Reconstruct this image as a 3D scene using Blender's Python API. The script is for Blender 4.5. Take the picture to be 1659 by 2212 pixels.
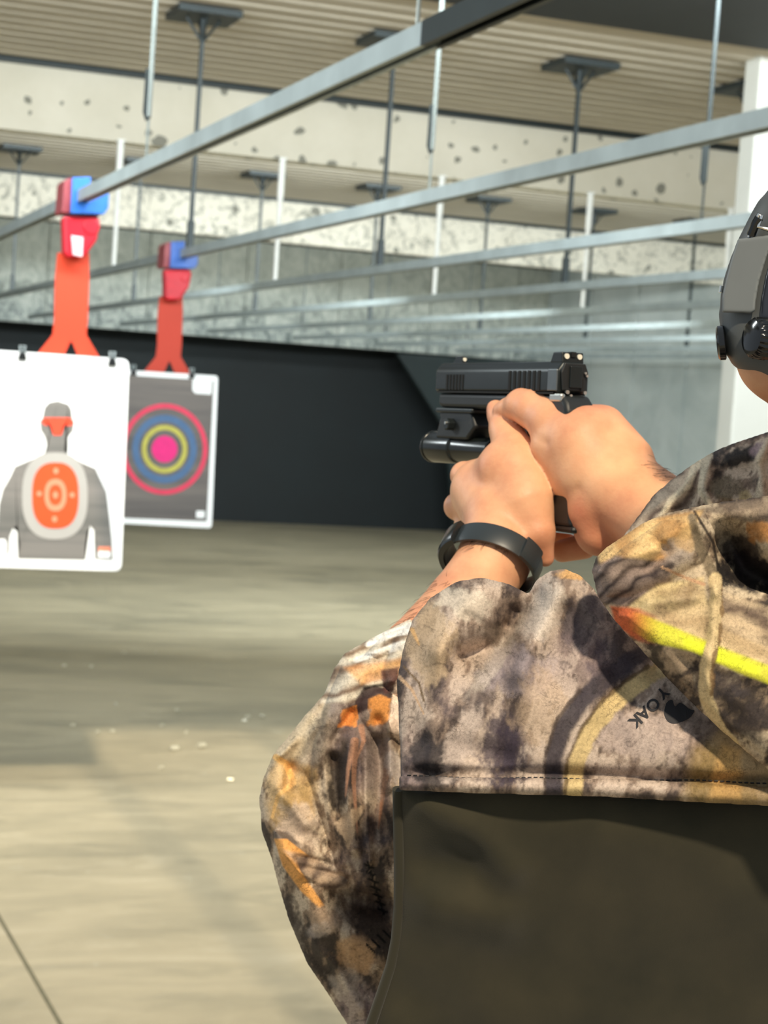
import bpy, bmesh, math, random
import numpy as np
from mathutils import Vector, Matrix
from mathutils.bvhtree import BVHTree

for _o in list(bpy.data.objects): bpy.data.objects.remove(_o)
SC = bpy.context.scene
COL = SC.collection
random.seed(4)

# ------------------------------------------------------------------ camera
F, CX, CY = 4000.0, 829.5, 1106.0            # focal length and centre in photograph pixels
CAM_H = 1.6
def _n(v):
    v = np.array(v, float); return v / np.linalg.norm(v)
_Y = _n(((-571 - CX) / F, -(770 - CY) / F, -1))
_X = _n(((12475 - CX) / F, -(1655 - CY) / F, -1))
_X = _n(_X - _X.dot(_Y) * _Y)
_Z = np.cross(_X, _Y)
R = np.array([_X, _Y, _Z])
C0 = np.array([0, 0, CAM_H])
def ray(px, py): return R @ np.array([(px - CX) / F, -(py - CY) / F, -1.0])
def at(px, py, d): return C0 + d * ray(px, py)
def onz(px, py, z): r = ray(px, py); return C0 + (z - CAM_H) / r[2] * r
def ony(px, py, y): r = ray(px, py); return C0 + y / r[1] * r

cam = bpy.data.cameras.new('camera'); camo = bpy.data.objects.new('camera', cam); COL.objects.link(camo)
m = Matrix([[*R[0], 0], [*R[1], 0], [*R[2], CAM_H], [0, 0, 0, 1]])
camo.matrix_world = m
cam.sensor_fit = 'HORIZONTAL'; cam.sensor_width = 36.0; cam.lens = 36.0 * F / 1659.0
cam.clip_start = 0.05; cam.clip_end = 200
cam.dof.use_dof = True; cam.dof.focus_distance = 0.95; cam.dof.aperture_fstop = 30.0
SC.camera = camo

# ------------------------------------------------------------------ light and exposure
SC.view_settings.view_transform = 'Standard'; SC.view_settings.look = 'None'
SC.view_settings.gamma = 1.0; SC.view_settings.use_curve_mapping = False
SC.view_settings.exposure = 0.0
SC.cycles.use_denoising = True
W = bpy.data.worlds.new('world'); SC.world = W; W.use_nodes = True
W.node_tree.nodes['Background'].inputs[0].default_value = (0.80, 0.90, 1.0, 1)
W.node_tree.nodes['Background'].inputs[1].default_value = 0.55

def sun(direction, strength, color, angle):
    l = bpy.data.lights.new('sun', 'SUN'); l.energy = strength; l.color = color; l.angle = angle
    o = bpy.data.objects.new('sun', l); COL.objects.link(o)
    o.rotation_euler = Vector(direction).to_track_quat('-Z', 'Y').to_euler()
    return o
SUN_E = math.radians(45.0); SUN_AZ = math.radians(9)        # travels down-range under the deck
SUN_D = (math.sin(SUN_AZ) * math.cos(SUN_E), math.cos(SUN_AZ) * math.cos(SUN_E), -math.sin(SUN_E))
sun(SUN_D, 4.0, (1.0, 0.84, 0.62), math.radians(3.0))

def area(loc, target, sx, sy, power, color=(1, 1, 1)):
    l = bpy.data.lights.new('range_and_fill_light', 'AREA'); l.shape = 'RECTANGLE'; l.size = sx; l.size_y = sy
    l.energy = power; l.color = color
    o = bpy.data.objects.new('range_and_fill_light', l); COL.objects.link(o)
    o.location = loc
    o.rotation_euler = (Vector(target) - Vector(loc)).to_track_quat('-Z', 'Y').to_euler()
    return o
COOL = (0.90, 0.98, 1.0)
area((2.4, 5.1, 3.22), (2.8, 9.5, 1.4), 5.0, 0.25, 150, COOL)
area((-2.2, 4.2, 2.9), (1.8, 6.6, 2.2), 2.4, 0.3, 170, COOL)         # added unseen fill on the left, brightens the rail sides
area((3.0, 5.34, 3.12), (3.8, 10.8, 3.0), 5.6, 0.2, 120, COOL)      # added unseen fill under the ceiling, brightening the first baffle
area((4.4, 11.25, 3.2), (5.0, 20.0, 1.2), 5.6, 0.25, 460, COOL)     # behind the first baffle
area((4.8, 17.0, 3.25), (5.0, 21.0, 1.8), 5.6, 0.25, 105, COOL)     # behind the second baffle

# ------------------------------------------------------------------ helpers
def lin(c):
    c = np.array(c, float) / 255.0
    return tuple(np.where(c <= 0.04045, c / 12.92, ((c + 0.055) / 1.055) ** 2.4))
def rgba(c): return (*lin(c), 1.0)
class NT:
    def __init__(s, name):
        s.m = bpy.data.materials.new(name); s.m.use_nodes = True; s.t = s.m.node_tree
        s.b = s.t.nodes['Principled BSDF']
    def n(s, typ, **kw):
        k = s.t.nodes.new(typ)
        for a, v in kw.items():
            if a.startswith('i_'):
                key = a[2:]; key = int(key) if key.isdigit() else key.replace('_', ' ')
                if hasattr(v, 'is_output') or isinstance(v, bpy.types.NodeSocket): s.t.links.new(v, k.inputs[key])
                else: k.inputs[key].default_value = v
            else: setattr(k, a, v)
        return k
    def l(s, a, b): s.t.links.new(a, b)
    def coord(s, kind='Object', scale=(1, 1, 1), rot=(0, 0, 0)):
        tc = s.n('ShaderNodeTexCoord'); mp = s.n('ShaderNodeMapping'); s.l(tc.outputs[kind], mp.inputs[0])
        mp.inputs['Scale'].default_value = scale; mp.inputs['Rotation'].default_value = rot
        return mp.outputs[0]
    def noise(s, vec, scale, detail=6, rough=0.6, dist=0.0):
        return s.n('ShaderNodeTexNoise', i_Vector=vec, i_Scale=scale, i_Detail=detail, i_Roughness=rough, i_Distortion=dist).outputs[0]
    def ramp(s, fac, stops, interp='LINEAR'):
        r = s.n('ShaderNodeValToRGB'); s.l(fac, r.inputs[0]); e = r.color_ramp.elements; r.color_ramp.interpolation = interp
        while len(e) < len(stops): e.new(0.5)
        for q, (p, c) in zip(e, stops):
            q.position = p; q.color = rgba(c) if not isinstance(c, (int, float)) else (c, c, c, 1)
        return r.outputs[0]
    def mix(s, fac, a, b, mode='MIX'):
        k = s.n('ShaderNodeMix', data_type='RGBA', blend_type=mode)
        for v, i in ((fac, 0), (a, 6), (b, 7)):
            if isinstance(v, bpy.types.NodeSocket): s.l(v, k.inputs[i])
            elif isinstance(v, (int, float)): k.inputs[i].default_value = v if i == 0 else (v, v, v, 1)
            else: k.inputs[i].default_value = rgba(v)
        return k.outputs[2]
    def bump(s, h, strength, dist=0.01):
        b = s.n('ShaderNodeBump', i_Height=h, i_Strength=strength, i_Distance=dist); s.l(b.outputs[0], s.b.inputs['Normal'])
    def set(s, **kw):
        for a, v in kw.items():
            key = a.replace('_', ' ')
            if isinstance(v, bpy.types.NodeSocket): s.l(v, s.b.inputs[key])
            else: s.b.inputs[key].default_value = v
        return s.m
def flat(name, c, rough=0.6, metal=0.0, var=0.06, scale=30, spec=0.5):
    k = NT(name); v = k.coord('Object'); nz = k.noise(v, scale, 4)
    c = np.array(c, float)
    col = k.ramp(nz, [(0.3, tuple(c * (1 - var))), (0.7, tuple(np.minimum(c * (1 + var), 255)))])
    return k.set(Base_Color=col, Roughness=rough, Metallic=metal, Specular_IOR_Level=spec)

def link(name, me, mat=None, parent=None):
    o = bpy.data.objects.new(name, me); COL.objects.link(o)
    if mat is not None: me.materials.append(mat)
    if parent is not None: o.parent = parent
    return o
def tag(o, label=None, cat=None, group=None, kind=None):
    if label: o['label'] = label
    if cat: o['category'] = cat
    if group: o['group'] = group
    if kind: o['kind'] = kind
    return o
def empty(name, loc=(0, 0, 0)):
    o = bpy.data.objects.new(name, None); COL.objects.link(o); o.location = loc; o.empty_display_size = 0.05
    return o
def relocate(parent, o):
    """give o world coordinates although its parent sits elsewhere"""
    o.matrix_parent_inverse = Matrix.Translation(parent_world(parent)).inverted()
def parent_world(p):
    v = Vector(p.location)
    return v
class MB:
    def __init__(s): s.bm = bmesh.new()
    def box(s, x0, x1, y0, y1, z0, z1, M=None):
        vs = [s.bm.verts.new((x, y, z)) for x in (x0, x1) for y in (y0, y1) for z in (z0, z1)]
        if M is not None:
            for v in vs: v.co = M @ v.co
        for f in ((0, 1, 3, 2), (4, 6, 7, 5), (0, 4, 5, 1), (2, 3, 7, 6), (0, 2, 6, 4), (1, 5, 7, 3)):
            s.bm.faces.new([vs[i] for i in f])
        return s
    def prism(s, pts, a, b, axis='y', M=None):
        """polygon pts (two coords) extruded from a to b along axis"""
        def mk(p, t):
            q = {'x': (t, p[0], p[1]), 'y': (p[0], t, p[1]), 'z': (p[0], p[1], t)}[axis]
            v = Vector(q); return M @ v if M is not None else v
        A = [s.bm.verts.new(mk(p, a)) for p in pts]; B = [s.bm.verts.new(mk(p, b)) for p in pts]
        n = len(pts)
        s.bm.faces.new(A[::-1]); s.bm.faces.new(B)
        for i in range(n): s.bm.faces.new((A[i], A[(i + 1) % n], B[(i + 1) % n], B[i]))
        return s
    def tube(s, path, r, n=12, cap=True):
        path = [Vector(p) for p in path]; rs = r if isinstance(r, (list, tuple)) else [r] * len(path)
        rings = []; up = None
        for i, p in enumerate(path):
            t = (path[min(i + 1, len(path) - 1)] - path[max(i - 1, 0)]).normalized()
            if up is None:
                up = t.orthogonal().normalized()
            up = (up - up.dot(t) * t).normalized(); sd = t.cross(up)
            rings.append([s.bm.verts.new(p + rs[i] * (math.cos(2 * math.pi * k / n) * up + math.sin(2 * math.pi * k / n) * sd)) for k in range(n)])
        for a, b in zip(rings, rings[1:]):
            for k in range(n): s.bm.faces.new((a[k], a[(k + 1) % n], b[(k + 1) % n], b[k]))
        if cap: s.bm.faces.new(rings[0][::-1]); s.bm.faces.new(rings[-1])
        return s
    def poly(s, pts):
        s.bm.faces.new([s.bm.verts.new(p) for p in pts]); return s
    def done(s, name, mat=None, parent=None, bevel=0.0, smooth=False, seg=2):
        bmesh.ops.recalc_face_normals(s.bm, faces=s.bm.faces)
        me = bpy.data.meshes.new(name); s.bm.to_mesh(me); s.bm.free()
        o = link(name, me, mat, parent)
        if bevel:
            b = o.modifiers.new('bevel', 'BEVEL'); b.width = bevel; b.segments = seg; b.limit_method = 'ANGLE'
            b.harden_normals = False
        if smooth:
            for p in me.polygons: p.use_smooth = True
            try: me.set_sharp_from_angle(angle=math.radians(38))
            except Exception: pass
        return o

# ------------------------------------------------------------------ materials of the place
def m_floor():
    k = NT('concrete_floor'); v = k.coord('Object')
    big = k.noise(k.coord('Object', (0.5, 1.1, 1)), 1.1, 5, 0.6, 0.6)
    med = k.noise(k.coord('Object', (0.8, 2.4, 1)), 2.2, 7, 0.7, 1.0)
    c1 = k.ramp(big, [(0.30, (116, 111, 92)), (0.50, (152, 143, 118)), (0.72, (176, 165, 138))])
    c2 = k.ramp(med, [(0.30, (112, 110, 96)), (0.55, (160, 151, 128)), (0.8, (188, 180, 160))])
    c = k.mix(0.45, c1, c2)
    st = k.noise(k.coord('Object', (1, 1, 1)), 4.5, 8, 0.7, 0.2)
    pale = k.ramp(st, [(0.62, 0.0), (0.74, 0.5)])
    c = k.mix(pale, c, (186, 184, 170))
    k.bump(st, 0.15, 0.01)
    rr = k.ramp(med, [(0.3, 0.42), (0.8, 0.7)])
    return k.set(Base_Color=c, Roughness=rr, Specular_IOR_Level=0.4)
def m_ceiling():
    k = NT('ribbed_ceiling'); st = k.noise(k.coord('Object', (0.5, 7, 1)), 3.0, 6, 0.65, 0.4)
    c = k.ramp(st, [(0.3, (172, 164, 148)), (0.55, (192, 184, 168)), (0.8, (206, 199, 184))])
    return k.set(Base_Color=c, Roughness=0.85)
def m_baffle(name, c0, c1, hole, dens, rough_area=0.0):
    k = NT(name); v = k.coord('Object'); nz = k.noise(v, 1.4, 6, 0.65)
    c = k.ramp(nz, [(0.3, c0), (0.7, c1)])
    wob = k.n('ShaderNodeTexNoise', i_Vector=v, i_Scale=9.0, i_Detail=3.0).outputs[1]
    vv = k.mix(0.10, v, wob, 'ADD')
    vo = k.n('ShaderNodeTexVoronoi', i_Vector=vv, i_Scale=dens, feature='F1', i_Randomness=1.0).outputs[0]
    rnd = k.noise(v, 2.7, 3)
    thr = k.n('ShaderNodeMath', operation='MULTIPLY', i_0=k.ramp(rnd, [(0.36, 0.0), (0.55, 1.0)]), i_1=hole)
    pit = k.n('ShaderNodeMath', operation='LESS_THAN', i_0=vo, i_1=thr.outputs[0]).outputs[0]
    soft = k.n('ShaderNodeMapRange', i_Value=vo, i_1=0.0, i_2=hole * 1.1 + 0.001, i_3=1.0, i_4=0.0).outputs[0]
    pm = k.n('ShaderNodeMath', operation='MULTIPLY', i_0=pit, i_1=0.75).outputs[0]
    c = k.mix(pm, c, (86, 88, 80))
    if rough_area:
        pk = k.noise(v, 11.0, 8, 0.75, 1.2)
        z = k.n('ShaderNodeSeparateXYZ'); k.l(v, z.inputs[0])
        pc = k.ramp(pk, [(0.50, 0.0), (0.60, rough_area)])
        c = k.mix(pc, c, (104, 106, 98))
        k.bump(pk, 0.5, 0.02)
    return k.set(Base_Color=c, Roughness=0.9)
def m_steelface():
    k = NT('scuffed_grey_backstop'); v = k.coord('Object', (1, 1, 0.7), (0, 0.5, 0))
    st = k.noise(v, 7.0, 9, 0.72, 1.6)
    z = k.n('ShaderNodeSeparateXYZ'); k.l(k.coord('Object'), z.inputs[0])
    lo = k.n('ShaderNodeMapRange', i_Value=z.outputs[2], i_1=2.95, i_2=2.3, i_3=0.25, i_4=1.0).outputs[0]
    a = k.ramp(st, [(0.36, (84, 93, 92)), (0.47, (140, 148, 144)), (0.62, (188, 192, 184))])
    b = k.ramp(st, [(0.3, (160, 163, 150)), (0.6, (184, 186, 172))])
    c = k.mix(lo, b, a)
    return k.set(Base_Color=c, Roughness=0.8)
def m_wall():
    k = NT('grey_concrete_wall'); nz = k.noise(k.coord('Object'), 0.9, 7, 0.65, 0.5)
    c = k.ramp(nz, [(0.3, (158, 167, 164)), (0.55, (184, 191, 187)), (0.8, (202, 207, 201))])
    return k.set(Base_Color=c, Roughness=0.8)
M_floor = m_floor(); M_ceil = m_ceiling(); M_wall = m_wall()
M_baf1 = m_baffle('pitted_white_baffle', (206, 200, 182), (224, 218, 202), 0.27, 8.0)
M_baf2 = m_baffle('chipped_white_baffle', (214, 208, 192), (230, 225, 210), 0.2, 5.0, 0.7)
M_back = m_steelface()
M_black = flat('black_rubber_trap', (9, 19, 21), 0.7, var=0.25, scale=0.8)
M_wing = flat('dark_steel_wing', (30, 42, 43), 0.6, var=0.15, scale=1.2)
M_deck = flat('charcoal_deck', (28, 32, 33), 0.7, var=0.08, scale=3)
M_pillar = flat('white_painted_pillar', (206, 206, 198), 0.6, var=0.015, scale=3)
M_dark = flat('dark_steel_and_rail_shade', (40, 48, 49), 0.5, 0.3, scale=10)
M_galv = flat('galvanised_steel', (158, 169, 170), 0.5, 0.3, var=0.06, scale=6)
M_rod = flat('grey_rod_steel', (120, 128, 126), 0.45, 0.4, scale=10)
M_white = flat('white_coated_steel', (246, 247, 243), 0.4, var=0.03)

# ------------------------------------------------------------------ structure
def struct(o): o['kind'] = 'structure'; return o
XW = 9.42; YB = 21.0; ZC = 3.4
struct(MB().box(-6, XW, -3, YB + 1.5, -0.12, 0.0).done('floor', M_floor))
mb = MB()                                                   # ribbed deck ceiling, ribs run across the range
yy = 7.6; pr = []
while yy < YB + 0.4:
    pr += [(yy, ZC), (yy + 0.09, ZC), (yy + 0.11, ZC + 0.012), (yy + 0.17, ZC + 0.012)]
    yy += 0.19
pr = pr + [(yy, ZC), (yy, ZC + 0.2), (7.6, ZC + 0.2)]
mb.prism(pr, -6, XW + 0.2, 'x'); struct(mb.done('ceiling', M_ceil))
struct(MB().box(-6, XW, 5.05, 7.8, 3.37, 3.7).done('trim_1', M_deck))            # dark deck above the firing line
struct(MB().box(-6, XW, 10.85, 11.0, 3.0, ZC + 0.01).done('wall_baffle_near', M_baf1))
struct(MB().box(-6, XW, 10.80, 10.849, 3.375, ZC + 0.02).done('trim_2', M_dark))
struct(MB().box(-6, XW, 16.7, 16.85, 3.0, ZC + 0.01).done('wall_baffle_far', M_baf2))
struct(MB().box(-6, XW, 16.65, 16.699, 3.375, ZC + 0.02).done('trim_3', M_dark))
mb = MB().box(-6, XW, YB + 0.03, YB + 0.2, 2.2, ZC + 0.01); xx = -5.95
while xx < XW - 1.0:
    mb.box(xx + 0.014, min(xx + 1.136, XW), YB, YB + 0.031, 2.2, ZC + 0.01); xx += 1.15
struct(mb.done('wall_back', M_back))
struct(MB().box(-6, XW, YB - 0.06, YB - 0.001, 3.33, ZC + 0.01).done('trim_4', M_dark))
struct(MB().box(-6, XW, YB + 0.9, YB + 1.1, -0.05, 2.4).box(-6, XW, YB + 0.2, YB + 0.9, 2.2, 2.4).done('wall_trap', M_black))
# dark side wing of the trap, its inner edge slopes
w = [ony(860, 764, YB), ony(1300, 790, YB), ony(1300, 1175, YB), ony(985, 1161, YB), ony(965, 930, YB)]
wp = [(p[0], max(p[2], 0)) for p in w]
struct(MB().prism(wp, YB + 0.02, YB + 0.12, 'y').done('wall_wing', M_wing))
# right wall in cast panels with open joints
mb = MB(); y = 3.0
while y < YB + 0.9:
    mb.box(XW, XW + 0.2, y + 0.025, y + 1.175, -0.05, ZC + 0.2); y += 1.2
mb.box(XW + 0.06, XW + 0.3, 3.0, YB + 1.2, -0.05, ZC + 0.2)
struct(mb.done('wall_right', M_wall))
pl = ony(1597, 300, 8.25)[0]
struct(MB().box(pl, pl + 0.62, 8.1, 8.25, 0, ZC + 0.02).done('wall_pillar', M_pillar, bevel=0.01))
# saw-cut joint in the near floor
s0 = onz(0, 1985, 0); s1 = onz(130, 2212, 0)
k = (s1 - s0)[0] / (s1 - s0)[1]
mb = MB(); ya, yb = 3.0, 8.4
xa = s0[0] + k * (ya - s0[1]); xb = s0[0] + k * (yb - s0[1])
mb.prism([(xa - 0.006, ya), (xa + 0.006, ya), (xb + 0.006, yb), (xb - 0.006, yb)], 0.0002, 0.0012, 'z')
struct(mb.done('trim_5', flat('dark_joint_filler', (96, 92, 72), 0.9)))

# ------------------------------------------------------------------ rails, hangers and rods
RZ = 2.25
RX = [1.135, 2.045, 3.02, 4.04, 5.05, 6.06, 7.07, 8.08, 9.0]
ORD = ['first', 'second', 'third', 'fourth', 'fifth', 'sixth', 'seventh', 'eighth', 'ninth']
def rail(i, x):
    e = empty('target_rail', (x, 1.6, RZ))
    tag(e, ['galvanised overhead target rail holding the silhouette target by its blue clamp',
            'galvanised overhead target rail holding the ring target by its blue clamp',
            'third galvanised overhead rail counted from the silhouette target',
            'fourth overhead rail from the silhouette target, meeting the ear muff at its upper edge'][i] if i < 4 else
            f'{ORD[i]} galvanised overhead rail counted from the silhouette target', 'rail', 'overhead target rails')
    w, h, t = 0.020, 0.021, 0.0035
    y0 = (3.12 if i == 0 else 1.6); y1 = YB - 0.4
    pr = [(-w, -h), (-w, h), (w, h), (w, -h), (w - 0.011, -h), (w - 0.011, -h + t), (w - t, -h + t), (w - t, h - t),
          (-w + t, h - t), (-w + t, -h + t), (-w + 0.011, -h + t), (-w + 0.011, -h)]
    c = MB().prism([(p[0], p[1]) for p in pr], y0 - 1.6, y1 - 1.6, 'y').done('channel', M_galv, e)
    if i == 0:
        MB().prism([(p[0] * 1.05, p[1] * 1.05) for p in pr], -1.2, 3.12 - 1.6, 'y').done('shaded_channel', M_dark, e)  # shade on the rail's near length is put in as darker steel
    return e
rails = [rail(i, x) for i, x in enumerate(RX)]

def post(x, y, kind, lab, grp, dark=False):
    """ceiling plate with gusset and a thin drop post to the rail"""
    e = empty('rail_hanger', (x, y, ZC)); tag(e, lab, 'hanger', grp)
    dz = ZC - RZ - 0.02
    if kind == 'plate':
        MB().box(-0.155, 0.155, -0.155, 0.155, -0.035, -0.001).done('ceiling_plate', M_dark, e, 0.004)
        mb = MB()
        for sx, sy in ((1, 0), (-1, 0), (0, 1), (0, -1)):
            mb.tube([(sx * 0.085, sy * 0.085, -0.03), (sx * 0.012, sy * 0.012, -0.13)], 0.007, 6)
        mb.tube([(0, 0, -0.03), (0, 0, -0.14)], 0.016, 8); mb.done('gusset', M_dark, e)
        MB().box(-0.0095, 0.0095, -0.0095, 0.0095, -dz, -0.12).done('drop_post', M_dark, e)
        MB().box(-0.016, 0.016, -0.016, 0.016, -dz, -dz + 0.13).done('sleeve', M_dark, e, 0.003)
    else:
        mt = M_white if kind == 'white' else (M_dark if dark else M_rod)
        z0 = -0.40 if kind == 'white' else -0.002
        MB().box(-0.022, 0.022, -0.02, 0.02, z0 - 0.008, z0).done('ceiling_plate', mt, e)
        if kind == 'white':
            MB().tube([(0, 0, z0), (0, 0, -0.62), (0, 0, -0.66), (0, 0, -dz)], [0.020, 0.020, 0.014, 0.013], 12).done('rod', mt, e, smooth=True)
        else:
            zh = -(ZC - 2.40)
            MB().tube([(0, 0, z0), (0, 0, zh)], 0.0075, 10).done('rod', mt, e, smooth=True)
            MB().tube([(-0.012, 0, zh + 0.14), (-0.013, 0, zh + 0.01), (-0.006, 0, zh - 0.01), (0.002, 0, zh)], 0.006, 8).done('hook', M_dark, e, smooth=True)
            MB().tube([(0, 0, zh), (0, 0, -dz)], 0.004, 8).done('tie_wire', mt, e)
    return e
for i, x in enumerate(RX):
    n = ORD[i]
    if 1 <= i <= 4:
        post(x, 8.84, 'plate', f'dark square ceiling plate and drop post in the near row, over the {n} rail', 'near row of dark plate hangers')
    if i >= 1 and i <= 7:
        post(x, 14.95, 'plate', f'small dark ceiling plate and post behind the first baffle, over the {n} rail', 'far row of dark plate hangers')
    if i <= 2:
        post(x, 5.55, 'rod', f'thin grey drop rod dropping from out of frame to the {n} rail', 'near row of thin drop rods', i == 2)
    if 1 <= i <= 5:
        post(x, 10.75, 'white', f'short white rod hanging under the pitted baffle to the {n} rail', 'white rods under the first baffle')
    if 4 <= i <= 7:
        post(x, 20.3, 'rod', f'thin far rod before the grey backstop on the {n} rail', 'rods before the backstop')
post(RX[0], 3.2, 'rod', 'paired thin rods gripping the joint of the nearest rail', 'near row of thin drop rods')

# ------------------------------------------------------------------ targets
def poster_plane(yp):
    def f(px, py, off=0.0):
        p = ony(px, py, yp); return (p[0], yp - off, p[2])
    return f
def rounded(pts, r, n=5):
    out = []; N = len(pts)
    for i in range(N):
        p = Vector(pts[i]).to_2d(); a = (Vector(pts[i - 1]).to_2d() - p).normalized(); b = (Vector(pts[(i + 1) % N]).to_2d() - p).normalized()
        p0 = p + a * r; p1 = p + b * r
        for k in range(n + 1):
            t = k / n; out.append(tuple((1 - t) ** 2 * p0 + 2 * t * (1 - t) * p + t * t * p1))
    return out
def smooth_closed(pts, n=4):
    out = []; N = len(pts); P = [Vector(p) for p in pts]
    for i in range(N):
        a, b, c, d = P[i - 1], P[i], P[(i + 1) % N], P[(i + 2) % N]
        for k in range(n):
            t = k / n
            out.append(tuple(0.5 * ((2 * b) + (c - a) * t + (2 * a - 5 * b + 4 * c - d) * t * t + (3 * b - a - 3 * c + d) * t ** 3)))
    return out
def oval(cx, cy, rx, ry, n=40, p=2.0):
    o = []
    for k in range(n):
        t = 2 * math.pi * k / n; c, s = math.cos(t), math.sin(t)
        o.append((cx + rx * math.copysign(abs(c) ** (2 / p), c), cy + ry * math.copysign(abs(s) ** (2 / p), s)))
    return o
def ring_mesh(mb, f, outer, inner, off):
    A = [mb.bm.verts.new(f(*p, off)) for p in outer]; B = [mb.bm.verts.new(f(*p, off)) for p in inner]; n = len(A)
    for i in range(n): mb.bm.faces.new((A[i], A[(i + 1) % n], B[(i + 1) % n], B[i]))
def print_shape(name, f, polys, off, mat, parent, base):
    mb = MB()
    for p in polys: mb.poly([f(*q, off) for q in p])
    bmesh.ops.triangulate(mb.bm, faces=mb.bm.faces)
    o = mb.done(name, mat, parent)
    o.location = -Vector(base)
    return o
M_paper = flat('white_target_paper', (226, 228, 228), 0.6, var=0.015, scale=4)
def m_toner(name, a, b):
    k = NT(name); st = k.noise(k.coord('Object', (0.25, 1, 4.5)), 2.6, 4, 0.6, 0.3)
    return k.set(Base_Color=k.ramp(st, [(0.35, a), (0.65, b)]), Roughness=0.65)
M_toner = m_toner('grey_toner', (88, 88, 85), (118, 114, 110))
M_toner2 = m_toner('dark_grey_toner', (78, 74, 73), (106, 99, 94))
M_or = flat('orange_ink', (214, 70, 22), 0.6, var=0.03, scale=5)
M_orl = flat('pale_orange_ink', (224, 128, 98), 0.6, var=0.02)
M_orr = flat('red_orange_ink', (222, 66, 38), 0.6, var=0.04)
M_oval = flat('pale_grey_ink', (154, 152, 148), 0.6, var=0.02, scale=3)
M_pink = flat('pink_ink', (200, 50, 80), 0.6, var=0.05)
M_blue = flat('blue_ink', (64, 94, 130), 0.6, var=0.05)
M_yel = flat('yellow_ink', (168, 162, 70), 0.6, var=0.05)
M_mag = flat('magenta_ink', (206, 24, 112), 0.6, var=0.04)
M_hang = flat('orange_plastic_hanger', (208, 62, 28), 0.65, var=0.02, scale=4)
M_hang2 = flat('deep_orange_plastic_hanger', (172, 48, 24), 0.65, var=0.02, scale=4)
M_red = flat('red_plastic_housing', (186, 10, 34), 0.45, var=0.1, scale=14)
M_bl = flat('blue_plastic_clamp', (40, 104, 190), 0.4, var=0.04)
M_bl2 = flat('faded_blue_plastic_clamp', (52, 98, 178), 0.4, var=0.1, scale=8)
M_mar = flat('maroon_plastic_cheek', (140, 56, 62), 0.45, var=0.06)
M_clip = flat('black_binder_clip', (28, 30, 31), 0.35, 0.3)

def hanger(px0, sc, yp, rx, mh, mb_, base_px):
    """clamp on the rail + red housing + forked orange strap; sc = size relative to the first target"""
    f = poster_plane(yp)
    base = Vector((rx, yp, RZ))
    e = empty('target_hanger', base)
    def w(x, y):      # pixel offsets measured on the first hanger, about its rail centre
        return f(base_px[0] + (x - 172) * sc, base_px[1] + (y - 425) * sc)
    def L(pts, y0, y1, name, mat, par=e, bev=0.004):
        o = MB().prism([(w(*p)[0] - rx, w(*p)[2] - RZ) for p in pts], y0, y1, 'y').done(name, mat, par, bev)
        return o
    cl = L([(140, 388), (180, 386), (178, 412), (200, 425), (219, 412), (217, 452), (208, 466), (137, 464)], -0.10, 0.06, 'clamp', mb_)
    L([(124, 396), (133, 388), (144, 388), (136, 464), (119, 462)], -0.085, 0.07, 'clamp_cheek', M_mar)
    hs = L([(124, 468), (199, 468), (204, 480), (196, 520), (176, 548), (172, 556), (134, 558), (126, 548)], -0.07, 0.0, 'red_housing', M_red, e, 0.01)
    a, b = w(172, 478), w(184, 500)
    MB().tube([((a[0] + b[0]) / 2 - rx + .01, -0.075, a[2] - RZ - .02), ((a[0] + b[0]) / 2 - rx + .01, -0.055, a[2] - RZ - .02)], 0.03 * sc, 18).done('knob', M_red, hs, 0.004)
    if sc > 0.9:
        L([(140, 510), (166, 514), (164, 556), (144, 552)], -0.075, -0.071, 'label_plate', flat('white_label', (220, 190, 194), 0.5), hs, 0.001)
    L([(119, 545), (187, 545), (187, 600), (184, 690), (181, 722), (194, 745), (212, 775), (214, 800), (176, 800), (150, 737), (146, 737),
       (118, 800), (68, 800), (74, 765), (108, 722), (112, 690), (114, 600)][::1], 0.004, 0.012, 'forked_strap', mh, e, 0.0)
    return e, w

# first target: silhouette
Y1 = 6.72
h1, w1 = hanger(0, 1.0, Y1, RX[0], M_hang, M_bl, (178, 426))
tag(h1, 'orange forked target hanger with bright blue clamp and red housing on the nearest rail', 'target hanger', 'orange target hangers')
def target(name, yp, corners, cornerr, label):
    f = poster_plane(yp)
    P = [f(*c) for c in corners]
    base = Vector((sum(p[0] for p in P) / 4, yp, max(p[2] for p in P)))
    e = empty(name, base); tag(e, label, 'paper target', 'paper targets')
    pts = rounded([(p[0], p[2]) for p in P], cornerr)
    MB().prism([(p[0] - base.x, p[1] - base.z) for p in pts], -0.002, 0.004, 'y').done('backing_board', M_paper, e)
    return e, f, base
t1, f1, b1 = target('silhouette_target', Y1 - 0.012, [(-40, 754), (279, 776), (262, 1234), (-56, 1224)], 0.03,
                    'white paper target printed with a grey human silhouette and orange chest oval')
y1 = Y1 - 0.012
sil = [(125, 866), (106, 869), (96, 880), (92, 900), (91, 905), (86, 909), (88, 930), (94, 938), (99, 950), (102, 965), (99, 976), (85, 985),
       (60, 996), (32, 1008), (22, 1030), (6, 1058), (-2, 1090), (-10, 1205), (14, 1205), (19, 1190), (20, 1160), (28, 1140), (37, 1135),
       (39, 1150), (43, 1175), (41, 1190), (39, 1206), (184, 1209), (183, 1185), (187, 1150), (194, 1135), (203, 1145), (206, 1170),
       (205, 1207), (243, 1209), (241, 1165), (235, 1110), (229, 1062), (216, 1035), (206, 1012), (178, 1000), (160, 989), (146, 981),
       (139, 973), (141, 955), (149, 940), (157, 932), (160, 912), (156, 905), (154, 885), (147, 873)]
print_shape('printed_silhouette', f1, [sil], 0.0035, M_toner, t1, b1)
print_shape('printed_oval_ring', f1, [oval(118, 1071, 71, 94, 44, 2.5)], 0.0055, M_oval, t1, b1)
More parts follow.
